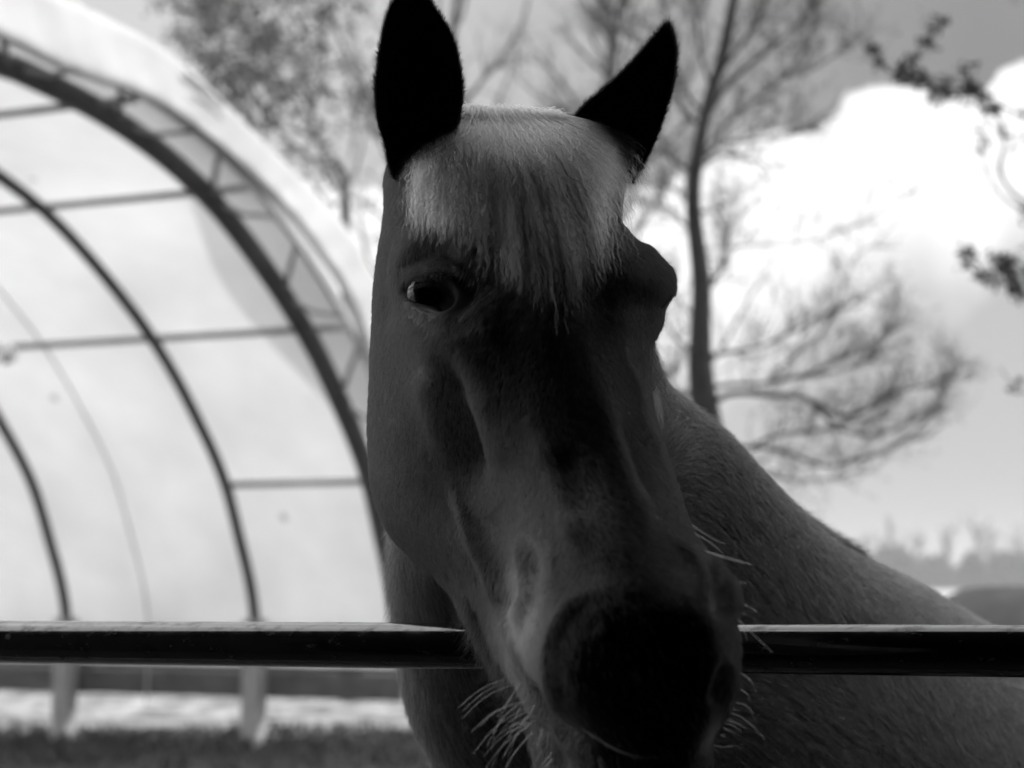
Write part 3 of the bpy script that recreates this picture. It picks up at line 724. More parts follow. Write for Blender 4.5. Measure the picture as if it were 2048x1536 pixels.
def ridge(pts, r, amp_mm, pw=2.0):
    """raise (or sink) the surface along a traced line, fading out towards both ends"""
    global H
    pts = resample(pts, 24); best = np.full(PXg.shape, 1e9); par = np.zeros(PXg.shape); n = len(pts) - 1
    for i, ((ax, ay), (bx, by)) in enumerate(zip(pts[:-1], pts[1:])):
        vx, vy = bx - ax, by - ay; t = np.clip(((PXg - ax) * vx + (PYg - ay) * vy) / (vx * vx + vy * vy), 0, 1)
        d = np.hypot(PXg - ax - t * vx, PYg - ay - t * vy); m = d < best; best = np.where(m, d, best); par = np.where(m, (i + t) / n, par)
    f = np.clip(np.minimum(par, 1 - par) / .3, 0, 1); f = f * f * (3 - 2 * f)
    H += amp_mm / 1000 * np.exp(-(best / (r * 1.25)) ** pw) * (.1 + .9 * f)
def dish(cx, cy, rx, ry, rot, amp_mm, soft=.25):
    global H
    c, s = cos(radians(rot)), sin(radians(rot)); x = PXg - cx; y = PYg - cy; u = (x * c + y * s) / rx; v = (-x * s + y * c) / ry
    d = np.sqrt(u * u + v * v); t = np.clip((1 + soft - d) / (2 * soft), 0, 1); H += amp_mm / 1000 * t * t * (3 - 2 * t)
def nostril(cx, cy, rx, ry, amp_mm):
    """folded near wing of the nostril: a sharp step in, easing back out towards the middle of the muzzle"""
    global H
    x = (PXg - cx) / rx; y = (PYg - cy) / ry; d = np.sqrt(x * x + y * y); e = np.clip((1.02 - d) / .07, 0, 1); e = e * e * (3 - 2 * e)
    H += amp_mm / 1000 * e * np.clip(d, 0, 1) ** 3 * np.clip(-x * 1.6, 0, 1)
# brow, orbit and lids of the near eye
ridge([(790, 640), (792, 580), (806, 530), (838, 488), (880, 470), (930, 478), (980, 515)], 20, 7)
ridge([(815, 560), (840, 520), (885, 503), (930, 520)], 11, -5)
ridge([(808, 568), (832, 537), (872, 522), (915, 535), (945, 565)], 5, 2.5)
ridge([(812, 572), (838, 548), (874, 538), (908, 550)], 4, -2.5); ridge([(815, 575), (850, 556), (900, 560)], 9, 4)
ridge([(808, 580), (826, 562), (862, 549), (902, 560), (932, 590)], 5, 3.5)
dish(860, 588, 44, 27, 10, -18, .2)
ridge([(806, 585), (824, 612), (850, 629), (885, 635), (915, 618)], 5, .7)
ridge([(815, 612), (845, 648), (890, 660), (935, 645)], 7, -1)
ridge([(800, 596), (815, 640), (832, 678), (858, 716), (880, 760)], 13, 2.5)
ridge([(770, 470), (775, 540), (778, 600), (770, 680)], 10, -4)
ridge([(940, 600), (965, 640), (960, 700)], 30, 3)
# cheek, facial crest and the hollow beside it
ridge([(840, 720), (862, 790), (885, 860), (905, 930)], 24, 6)
ridge([(876, 690), (892, 750), (915, 840), (938, 920), (955, 1000)], 20, -9.5); ridge([(900, 800), (928, 880), (948, 970)], 34, -3.5)
ridge([(955, 760), (975, 850), (1010, 950)], 26, 4)
ridge([(900, 960), (925, 1020), (955, 1090), (990, 1160), (1015, 1220), (1030, 1290), (1026, 1340)], 9, 8)
ridge([(960, 1000), (985, 1070), (1005, 1130), (1020, 1185)], 24, -5)

ridge([(1030, 1060), (1048, 1120), (1058, 1175), (1048, 1225), (1046, 1280)], 7, 7)
ridge([(1040, 1040), (1070, 1110), (1075, 1170)], 7, -2.5)
ridge([(1100, 1090), (1102, 1150), (1098, 1190)], 6, 1.5)
ridge([(1110, 880), (1140, 980), (1150, 1060)], 40, -3)
ridge([(1065, 820), (1100, 930), (1140, 1050), (1150, 1130)], 20, 3)

# muzzle and nostrils
ridge([(1205, 1172), (1150, 1200), (1116, 1245), (1099, 1300), (1100, 1360), (1125, 1425), (1165, 1475)], 9, 4.5)
ridge([(1192, 1250), (1200, 1265), (1206, 1284)], 7, 3);
ridge([(1300, 1190), (1295, 1290), (1290, 1400)], 60, 4)
dish(1434, 1192, 15, 32, -12, -6, .7)
ridge([(1392, 1105), (1432, 1142), (1458, 1178), (1466, 1215), (1455, 1250)], 8, 4)
ridge([(1455, 1320), (1440, 1370), (1425, 1420)], 9, -4)
ridge([(1458, 1300), (1462, 1380), (1440, 1440)], 6, 2)

# lips and chin
ridge([(1030, 1345), (1080, 1420), (1125, 1472), (1180, 1530)], 6, 4)
ridge([(1048, 1345), (1096, 1415), (1145, 1470), (1200, 1525)], 7, -5)
ridge([(1065, 1400), (1085, 1470), (1105, 1530)], 8, 3)
ridge([(1090, 1430), (1110, 1490), (1140, 1560)], 9, -5)
ridge([(1120, 1440), (1200, 1500), (1290, 1530), (1380, 1510)], 8, -4)
# off side: brow, orbit, veins, nasal bone
ridge([(1262, 486), (1300, 510), (1335, 552), (1342, 578)], 16, 5)
dish(1286, 612, 28, 34, -20, -4, .9)
ridge([(1250, 690), (1275, 780), (1290, 850), (1315, 905), (1338, 960)], 8, 3)
ridge([(1268, 700), (1300, 800)], 9, -2)
ridge([(1245, 830), (1275, 920), (1310, 1000)], 14, -4.5)
ridge([(1180, 700), (1205, 800), (1240, 920), (1290, 1040), (1340, 1110)], 18, 3)

ridge([(1330, 1060), (1370, 1100), (1400, 1150), (1405, 1210)], 9, 3)
ridge([(980, 500), (1090, 520), (1180, 505)], 60, 3)
H = np.where(PYg > 655, H * 1.4, H)
Ng = gnorm(G)
for _ in range(5):
    H[1:-1] = H[1:-1] * .5 + .25 * (H[:-2] + H[2:]); H[:, 1:-1] = H[:, 1:-1] * .5 + .25 * (H[:, :-2] + H[:, 2:])
# low frequency flesh unevenness
H += 0.0004 * (np.sin(PXg / 41 + 1.7 * np.sin(PYg / 47)) * np.sin(PYg / 39 + 1.3 * np.sin(PXg / 53)))
H += 0.0001 * (np.sin(PXg / 9.1 + 2.1 * np.sin(PYg / 17)) * np.sin(PYg / 12.3 + 1.9 * np.sin(PXg / 15)))
G = G + Ng * (H * front)[..., None]
for _ in range(2):
    G[1:-1] = G[1:-1] * .6 + .2 * (G[:-2] + G[2:])
    G = G * .6 + .2 * (np.roll(G, 1, 1) + np.roll(G, -1, 1))
# close top and bottom
def cap_rows(G, first):
    row = G[0] if first else G[-1]; c = row.mean(0); step = (G[0] - G[4]).mean(0) if first else (G[-1] - G[-5]).mean(0); step /= np.linalg.norm(step)
    out = []
    rad = np.linalg.norm(row - c, axis=1).mean()
    for k in range(1, 13):
        a = k / 12 * pi / 2; out.append(c + (row - c) * max(cos(a), .002) + step * rad * (.28 if first else .35) * sin(a))
    return np.array(out[::-1] if first else out)
HG = np.concatenate([cap_rows(G, True), G, cap_rows(G, False)])
HF = grid_faces(HG.shape[0], HG.shape[1], True)
# muzzle skin is bare and dark
sft = .09 + .42 * np.clip((PXg - 1125) / 110, 0, 1) * np.clip((1270 - PYg) / 90, 0, 1)
mz = np.clip((1.06 + sft * .1 - np.sqrt(((PXg - 1300) / 192) ** 2 + ((PYg - 1385) / 222) ** 2)) / sft, 0, 1)
mz = np.maximum(mz, np.clip((1.15 - np.sqrt(((PXg - 896) / 92) ** 2 + ((PYg - 590) / 58) ** 2)) / .6, 0, 1))  # black lid skin, widened rightward to paint in the unlit side
mz = np.maximum(mz, np.clip((1.2 - np.sqrt(((PXg - 1316) / 26) ** 2 + ((PYg - 620) / 40) ** 2)) / .4, 0, 1)) * front
pale_ = lambda x, y: np.exp(-((x - 1045 + (y - 1230) * .10) / 42) ** 2 - ((y - 1225) / 140) ** 2)  # paler mouth hair, lightened further to paint in highlights
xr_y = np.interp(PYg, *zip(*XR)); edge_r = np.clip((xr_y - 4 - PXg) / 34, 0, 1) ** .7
mz = mz * np.where(PYg > 1080, edge_r, 1) - .6 * np.clip(1 - edge_r, 0, 1) * (PYg > 1080)  # rim light on the right outline painted as paler skin
mz = mz - 1.2 * np.exp(-((PXg - 1203) / 8) ** 2 - ((PYg - 1262) / 13) ** 2)  # sky glint on the wet nostril painted as a pale spot
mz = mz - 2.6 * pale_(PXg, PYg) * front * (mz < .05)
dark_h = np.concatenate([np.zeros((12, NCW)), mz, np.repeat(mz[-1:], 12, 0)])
# ------------------------------------------------------------------ neck, trunk
def ell_loft(rowsT, n=96, m=260, pw=2.1):
    K = np.array([np.concatenate([t, b, [w]]) for t, b, w in rowsT]); s = np.concatenate([[0], np.cumsum(np.linalg.norm(np.diff((K[:, :3] + K[:, 3:6]) / 2, axis=0), axis=1))])
    Q = ncs(s, K, np.linspace(0, s[-1], m)); Tt, Bb, w = Q[:, :3], Q[:, 3:6], np.abs(Q[:, 6]) + .002
    c = (Tt + Bb) / 2; maj = (Tt - Bb) / 2; ax = np.gradient(c, axis=0); ax /= np.linalg.norm(ax, axis=1)[:, None]
    mi = np.cross(ax, maj); mi /= np.linalg.norm(mi, axis=1)[:, None]; mi = mi * w[:, None]
    th = np.arange(n) * 2 * pi / n; cc, s_ = np.cos(th), np.sin(th)
    cc = np.sign(cc) * np.abs(cc) ** (2 / pw); s_ = np.sign(s_) * np.abs(s_) ** (2 / pw)
    return c[:, None] + cc[None, :, None] * maj[:, None] + s_[None, :, None] * mi[:, None]
def tp(*a): return P(*a)
NK = ell_loft([
 (tp(1090, 330, 1.74), tp(900, 760, 1.72), .055),
 (tp(1190, 480, 1.82), tp(850, 930, 1.78), .075),
 (tp(1262, 640, 1.92), tp(846, 1060, 1.86), .085),
 (tp(1318, 768, 2.02), tp(812, 1170, 1.94), .092),
 (tp(1425, 848, 2.10), tp(816, 1280, 2.00), .10),
 (tp(1508, 930, 2.17), tp(832, 1420, 2.04), .115),
 (tp(1622, 1045, 2.26), tp(882, 1536, 2.08), .14),
 (tp(1702, 1108, 2.34), tp(960, 1760, 2.12), .17),
 (tp(1810, 1165, 2.46), tp(1120, 2250, 2.22), .22),
 (tp(1960, 1252, 2.66), tp(1320, 2550, 2.42), .27),
 (np.array([1.05, 3.05, 1.40]), np.array([.95, 3.0, .70]), .30),
 (np.array([1.45, 3.45, 1.50]), np.array([1.40, 3.4, .85]), .28),
 (np.array([1.68, 3.68, 1.36]), np.array([1.64, 3.64, .98]), .17),
 (np.array([1.74, 3.74, 1.24]), np.array([1.73, 3.73, 1.14]), .03)], n=300, m=620)
NF = grid_faces(NK.shape[0], NK.shape[1], True)
def leg(px_, py_, zt, front_leg, lift=0):
    fwd = np.array([-.70, -.70, 0]); z = [zt, .95, .80, .62, .50, .44, .30, .16, .11, .07, .03, 0.0]
    if front_leg: off = [0, .02, .01, 0, .01, .01, 0, 0, .02, .04, .06, .06]; r = [.13, .10, .075, .055, .05, .045, .032, .035, .042, .04, .055, .06]
    else: off = [.02, .06, .08, .0, -.06, -.05, -.03, -.01, .01, .03, .05, .05]; r = [.17, .15, .11, .07, .055, .045, .036, .036, .042, .04, .055, .06]
    return tube_geo(np.array([np.array([px_, py_, zz]) + fwd * o for zz, o in zip(z, off)]), r, 16)
# ------------------------------------------------------------------ ears
def ear(le, re, De, dep, thick=.006, nrow=70, ncol=40, back=.05):
    le = resample(le, nrow); re = resample(re, nrow); De = np.interp(np.linspace(0, 1, nrow), np.linspace(0, 1, len(De)), De)
    t = np.linspace(-1, 1, ncol); s = np.linspace(0, 1, nrow)
    wpx = np.linalg.norm(re - le, axis=1)
    px = le[:, :1] * (1 - (t + 1) / 2) + re[:, :1] * (t + 1) / 2; py = le[:, 1:] * (1 - (t + 1) / 2) + re[:, 1:] * (t + 1) / 2
    dd = (wpx / F * 1.66 * dep)[:, None] * np.sqrt(np.clip(1 - np.abs(t[None]) ** 2.2, 0, 1))
    inn = P(px, py, De[:, None] + dd * .85); outb = P(px, py, De[:, None] + dd + thick * np.sqrt(np.clip(1 - t[None] ** 4, 0, 1)) + .0005)
    ring = np.concatenate([inn, outb[:, ::-1][:, 1:-1]], 1)
    return ring, inn, outb
L_le = [(826, -52), (812, -35), (798, -12), (786, 5), (775, 35), (765, 80), (757, 130), (753, 180), (755, 215), (763, 260), (773, 295), (780, 330), (790, 360)]
L_re = [(830, -54), (842, -30), (856, -4), (866, 12), (884, 40), (900, 68), (912, 105), (920, 145), (923, 190), (916, 235), (900, 285), (880, 325), (860, 360)]
R_le = [(1330, 50), (1312, 72), (1280, 108), (1245, 146), (1212, 176), (1180, 202), (1150, 240), (1150, 280), (1170, 320), (1195, 360)]
R_re = [(1336, 50), (1347, 80), (1349, 125), (1344, 165), (1335, 200), (1322, 240), (1308, 278), (1292, 312), (1278, 340), (1262, 370)]
earL, inL, outL = ear(L_le, L_re, [1.66, 1.655, 1.65, 1.645, 1.65, 1.655], .55)
earR, inR, outR = ear(R_le, R_re, [1.72, 1.71, 1.70, 1.69, 1.685, 1.68], .55)

parts = [(HG.reshape(-1, 3), HF, dark_h.ravel()), (NK.reshape(-1, 3), NF, None)]
for er_ in (earL, earR):
    n_, c_ = er_.shape[:2]; dm_ = np.full((n_, c_), .55)
    if er_ is earR: dm_[28:, :7] = np.linspace(-.4, .5, 7)[None]
    parts.append((er_.reshape(-1, 3), grid_faces(n_, c_, True), dm_.ravel()))
allV = np.concatenate([p[0] for p in parts]); off = np.cumsum([0] + [len(p[0]) for p in parts]); allF = np.concatenate([p[1] + o for p, o in zip(parts, off)])
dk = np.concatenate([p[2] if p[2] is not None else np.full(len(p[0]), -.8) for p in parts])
# legs: quads only
for lx, ly, zt, fl in ((.36, 2.28, 1.05, True), (.62, 2.52, 1.0, True), (1.36, 3.52, 1.1, False), (1.62, 3.34, 1.1, False)):
    v, f = leg(lx, ly, zt, fl); f = np.array([q for q in f if len(q) == 4]); allF = np.concatenate([allF, f + len(allV)]); allV = np.concatenate([allV, v]); dk = np.concatenate([dk, np.full(len(v), .4)])
hbase = np.array([1.0, 2.9, 0.0])
horse = empty("horse", tuple(hbase)); tag(horse, "dark horse with a pale shaggy forelock hanging its head over the gate", "horse")
def coat_mat():
    def st(t, b):
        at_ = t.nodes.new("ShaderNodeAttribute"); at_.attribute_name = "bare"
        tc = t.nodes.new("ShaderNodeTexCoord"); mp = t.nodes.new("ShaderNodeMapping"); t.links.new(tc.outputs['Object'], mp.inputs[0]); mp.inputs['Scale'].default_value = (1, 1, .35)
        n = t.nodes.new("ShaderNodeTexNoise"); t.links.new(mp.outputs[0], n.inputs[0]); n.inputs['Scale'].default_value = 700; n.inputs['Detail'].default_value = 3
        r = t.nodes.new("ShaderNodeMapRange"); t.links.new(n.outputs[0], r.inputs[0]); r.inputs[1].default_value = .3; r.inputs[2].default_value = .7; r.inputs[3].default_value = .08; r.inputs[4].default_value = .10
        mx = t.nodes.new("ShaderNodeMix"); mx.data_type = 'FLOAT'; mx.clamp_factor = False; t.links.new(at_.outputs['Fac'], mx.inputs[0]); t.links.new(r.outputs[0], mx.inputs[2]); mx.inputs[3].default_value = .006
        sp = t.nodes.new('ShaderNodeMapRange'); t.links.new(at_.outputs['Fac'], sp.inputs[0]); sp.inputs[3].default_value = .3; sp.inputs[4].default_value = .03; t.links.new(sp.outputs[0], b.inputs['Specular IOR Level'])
        c = t.nodes.new("ShaderNodeCombineColor")
        for i in range(3): t.links.new(mx.outputs[0], c.inputs[i])
        t.links.new(c.outputs[0], b.inputs['Base Color'])
        b.inputs['Sheen Weight'].default_value = .5; b.inputs['Sheen Roughness'].default_value = .25
        bp = t.nodes.new("ShaderNodeBump"); bp.inputs['Strength'].default_value = .12; bp.inputs['Distance'].default_value = .0004; t.links.new(n.outputs[0], bp.inputs['Height']); t.links.new(bp.outputs[0], b.inputs['Normal'])
    return nprm("horse_skin", .08, .55, .3, st)
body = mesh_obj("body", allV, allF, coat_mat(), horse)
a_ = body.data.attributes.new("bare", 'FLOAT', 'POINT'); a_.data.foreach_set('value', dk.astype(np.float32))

# eyes
def eyeball(px_, py_, D, r, tilt=(0, -1, 0)):
    c = P(px_, py_, D); th = np.linspace(0, pi, 25); V = []; 
    for a in th:
        for k in range(40):
            b = k / 40 * 2 * pi; V.append(c + r * np.array([sin(a) * cos(b), -cos(a), sin(a) * sin(b)]))
    o = mesh_obj("eye", V, grid_faces(25, 40, True), eye_m, horse); return o
eye_m = nprm("eye_gloss", .003, .05, .35)
eyeball(868, 590, 1.577, .0232)
eyeball(1291, 634, 1.615, .016)

# ------------------------------------------------------------------ hair
def hair_mat(name, base, rough=.45, var=.5, spec=.5, trans=0.0):
    def st(t, b):
        h = t.nodes.new("ShaderNodeHairInfo"); r = t.nodes.new("ShaderNodeMapRange"); t.links.new(h.outputs['Random'], r.inputs[0]); r.inputs[3].default_value = base * (1 - var); r.inputs[4].default_value = base * (1 + var)
        ta = t.nodes.new('ShaderNodeAttribute'); ta.attribute_name = 'tone'; mu = t.nodes.new('ShaderNodeMath'); mu.operation = 'MULTIPLY'; t.links.new(r.outputs[0], mu.inputs[0]); t.links.new(ta.outputs['Fac'], mu.inputs[1])
        c = t.nodes.new("ShaderNodeCombineColor")
        for i in range(3): t.links.new(mu.outputs[0], c.inputs[i])
        t.links.new(c.outputs[0], b.inputs['Base Color'])
    return nprm(name, base, rough, spec, st)
def hair_obj(name, pts, r0, r1, mat, parent=horse, rvar=None, tone=None):
    n, k = pts.shape[:2]; c = bpy.data.hair_curves.new(name); c.add_curves([k] * n)
    X = pts - parent_world(parent)
    c.attributes['position'].data.foreach_set('vector', X.astype(np.float32).ravel())
    at_ = c.attributes.get('radius') or c.attributes.new('radius', 'FLOAT', 'POINT')
    rad = np.linspace(1, 0, k)[None] * (r0 - r1) + r1; rad = np.repeat(rad, n, 0)
    if rvar is not None: rad = rad * rvar[:, None]
    at_.data.foreach_set('value', rad.astype(np.float32).ravel())
    ta = c.attributes.new('tone', 'FLOAT', 'CURVE'); ta.data.foreach_set('value', (np.ones(n) if tone is None else tone).astype(np.float32))
    c.materials.append(mat); o = bpy.data.objects.new(name, c); return link(o, parent)

def sample_grid(G, dens, count, seed, wfun=None, facing=.3):
    """roots and normals on a closed grid where the picture can see them"""
    r = np.random.default_rng(seed); a = G[:-1]; b = np.roll(G, -1, 1)[:-1]; c = G[1:]
    nrm = np.cross(b - a, c - a); ar = np.linalg.norm(nrm, axis=-1); nn = nrm / (ar[..., None] + 1e-15)
    cen = G.mean(1, keepdims=True)[:-1]; nn = nn * np.sign(((a - cen) * nn).sum(-1).mean())
    x, y, D = proj(a.reshape(-1, 3)); x = x.reshape(ar.shape); y = y.reshape(ar.shape)
    v = a - CP; v = v / np.linalg.norm(v, axis=-1, keepdims=True); ok = ((nn * v).sum(-1) < facing) & (x > 600) & (x < 2150) & (y > -60) & (y < 1620)
    w = ar * ok
    if wfun is not None: w = w * wfun(x, y)
    w = w.ravel(); cs = np.cumsum(w); idx = np.searchsorted(cs, r.random(count) * cs[-1]); i, j = np.unravel_index(idx, ar.shape); j2 = (j + 1) % G.shape[1]
    u = r.random((count, 1)); t = r.random((count, 1))
    p = (G[i, j] * (1 - u) + G[i, j2] * u) * (1 - t) + (G[i + 1, j] * (1 - u) + G[i + 1, j2] * u) * t
    return p, nn[i, j], x[i, j], y[i, j]

def fur(p, n, px, py, dirpx, length, lift, clump_px, clump, seed, k=4, dirz=None, rot=0.0, tv=.5):
    r = np.random.default_rng(seed); m = len(p)
    d = dirpx[:, :1] * RT - dirpx[:, 1:] * UP
    if dirz is not None: d = d + dirz[:, None] * FW
    d = d - (d * n).sum(-1, keepdims=True) * n + r.normal(0, .10, (m, 3)); d = d - (d * n).sum(-1, keepdims=True) * n
    d /= np.linalg.norm(d, axis=1, keepdims=True)
    # clumps: pull the tips towards a jittered cell centre, stretched along the flow
    ca, sa = cos(rot), sin(rot); pu, pv = px * ca - py * sa, px * sa + py * ca; asp = 3.6
    cx = np.floor(pu / clump_px).astype(int); cy = np.floor((pv + 9 * np.sin(pu * .7)) / (clump_px * asp)).astype(int)
    hsh = (cx * 73856093 ^ cy * 19349663) & 0xffff; j1 = (hsh % 251) / 251; j2 = (hsh % 241) / 241
    tu = (cx + .2 + .6 * j1) * clump_px - pu; tv = 0 * pv; tx = tu * ca + tv * sa; ty = -tu * sa + tv * ca; D = (p - CP) @ FW
    pull = (tx * D / F)[:, None] * RT - (ty * D / F)[:, None] * UP; pull = pull - (pull * n).sum(-1, keepdims=True) * n
    L_ = length * r.uniform(.65, 1.15, m); s = np.linspace(0, 1, k)[None, :, None]
    ben = r.normal(0, .10, (m, 1, 3))
    lf = (lift * r.uniform(.6, 1.4, m))[:, None, None]
    out = p[:, None] + d[:, None] * (L_[:, None, None] * s) + n[:, None] * (L_[:, None, None] * lf * (s - .45 * s ** 2)) + pull[:, None] * clump * s ** 1.2 + ben * L_[:, None, None] * s ** 2
    global FTONE
    FTONE = 1 - tv * .6 + 1.2 * tv * ((hsh % 97) / 97)
    return out - n[:, None] * .0001

def fnoise(x, y, sc, seed):
    r = np.random.default_rng(seed); v = 0
    for _ in range(7):
        a = r.uniform(0, 2 * pi); k = r.uniform(.5, 1.6) / sc; v = v + np.sin((x * cos(a) + y * sin(a)) * k + r.uniform(0, 6.28))
    return v / 2.6

# --- head coat
mzfun = lambda x, y: np.clip(1.02 - np.clip((1.06 - np.sqrt(((x - 1300) / 192) ** 2 + ((y - 1385) / 222) ** 2)) / .30, 0, 1) - np.clip((1.15 - np.sqrt(((x - 890) / 86) ** 2 + ((y - 590) / 52) ** 2)) / .5, 0, 1) * 1.1, 0, 1)
p, n, px, py = sample_grid(G, 1, 210000, 1, mzfun)
u_ = (px - 740) / 600
dx = -0.18 + .75 * np.clip((px - 850) / 450, 0, 1) * np.clip((py - 450) / 500, 0.2, 1) + .07 * fnoise(px, py, 90, 5); dy = np.ones_like(px)
chn = np.clip((py - 1130) / 200, 0, 1) * np.clip((1060 - px) / 120, 0, 1)
hl = fur(p, n, px, py, np.column_stack([dx, dy]), .0075 + .014 * chn, .20 + .25 * chn, 4, .12, 2, tv=.45)
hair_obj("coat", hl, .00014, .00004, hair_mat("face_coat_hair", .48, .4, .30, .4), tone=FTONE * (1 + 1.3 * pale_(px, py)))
# --- neck coat
p, n, px, py = sample_grid(NK[20:], 1, 210000, 3, None, .35)
left = np.clip((1000 - px) / 150, 0, 1)
dx = (.85 + .35 * fnoise(px, py, 130, 8)) * (1 - left) - .05 * left; dy = (.80 + .45 * fnoise(px, py, 110, 9)) * (1 - left) + 1.0 * left
wh = np.exp(-(((px - 1330) / 90) ** 2 + ((py - 900) / 90) ** 2)); dx = dx + wh * .4; dy = dy - wh * .9
hl = fur(p, n, px, py, np.column_stack([dx, dy]), .020 + .005 * fnoise(px, py, 90, 12), .36, 8.5, .85, 4, k=5, rot=radians(42), tv=1.25)
hair_obj("coat", hl, .00036, .00007, hair_mat("neck_coat_hair", .54, .4, .5, .4), tone=FTONE)
# --- ear fringe
def fringe(edge_in, cen, cnt, ln, seed):
    r = np.random.default_rng(seed); i = r.uniform(0, len(edge_in) - 1.01, cnt); a = i.astype(int); f = (i - a)[:, None]; p = edge_in[a] * (1 - f) + edge_in[a + 1] * f; c = cen[a]
    d = p - c; d /= np.linalg.norm(d, axis=1)[:, None] + 1e-9; tn = edge_in[np.maximum(a - 1, 0)] - edge_in[a + 1]; tn /= np.linalg.norm(tn, axis=1)[:, None] + 1e-9
    d = d * .5 + tn * .7 + r.normal(0, .25, (cnt, 3)); d /= np.linalg.norm(d, axis=1)[:, None]; L_ = ln * r.uniform(.4, 1.2, cnt)
    s = np.linspace(0, 1, 4)[None, :, None]; return p[:, None] + d[:, None] * L_[:, None, None] * s - RT * 0
fr = [fringe(e[:, k], e[:, 20], 2600, .006, 30 + q) for q, (e, k) in enumerate(((inL, 0), (inL, -1), (inR, 0), (inR, -1)))]
hair_obj("ear_fringe", np.concatenate(fr), .00016, .00004, hair_mat("ear_hair", .08, .5, .4))
# inner ear hair and back-of-ear coat
p_ = []
r = np.random.default_rng(77)
for e in (inL, inR):
    i = r.integers(2, e.shape[0] - 1, 2500); j = r.integers(2, e.shape[1] - 2, 2500); q = e[i, j]; d = (e[np.maximum(i - 2, 0), j] - q); d /= np.linalg.norm(d, axis=1)[:, None]; d = d + r.normal(0, .35, q.shape) - FW * .5
    p_.append(q[:, None] + d[:, None] * .008 * np.linspace(0, 1, 4)[None, :, None])
hair_obj("ear_fringe", np.concatenate(p_), .00015, .00004, hair_mat("inner_ear_hair", .06, .6, .4))

# --- depth map of the head front, for hair that lies on it
DM = np.full((440, 440), np.nan); hx, hy, hD = proj(G[:, cq <= 8].reshape(-1, 3)); ii = ((hy - 180) / 4).astype(int); jj = ((hx - 680) / 4).astype(int)
okk = (ii >= 0) & (ii < 440) & (jj >= 0) & (jj < 440); order = np.argsort(-hD[okk]); DM[ii[okk][order], jj[okk][order]] = hD[okk][order]
for row in DM:
    g_ = ~np.isnan(row)
    if g_.any(): row[:] = np.interp(np.arange(440), np.arange(440)[g_], row[g_])
rowok = ~np.isnan(DM[:, 0]); first = int(np.argmax(rowok)); DM[:first] = DM[first]
for i_ in range(1, 440):
    if np.isnan(DM[i_, 0]): DM[i_] = DM[i_ - 1]
def depth_at(x, y):
    return DM[np.clip(((y - 180) / 4).astype(int), 0, 439), np.clip(((x - 680) / 4).astype(int), 0, 439)]

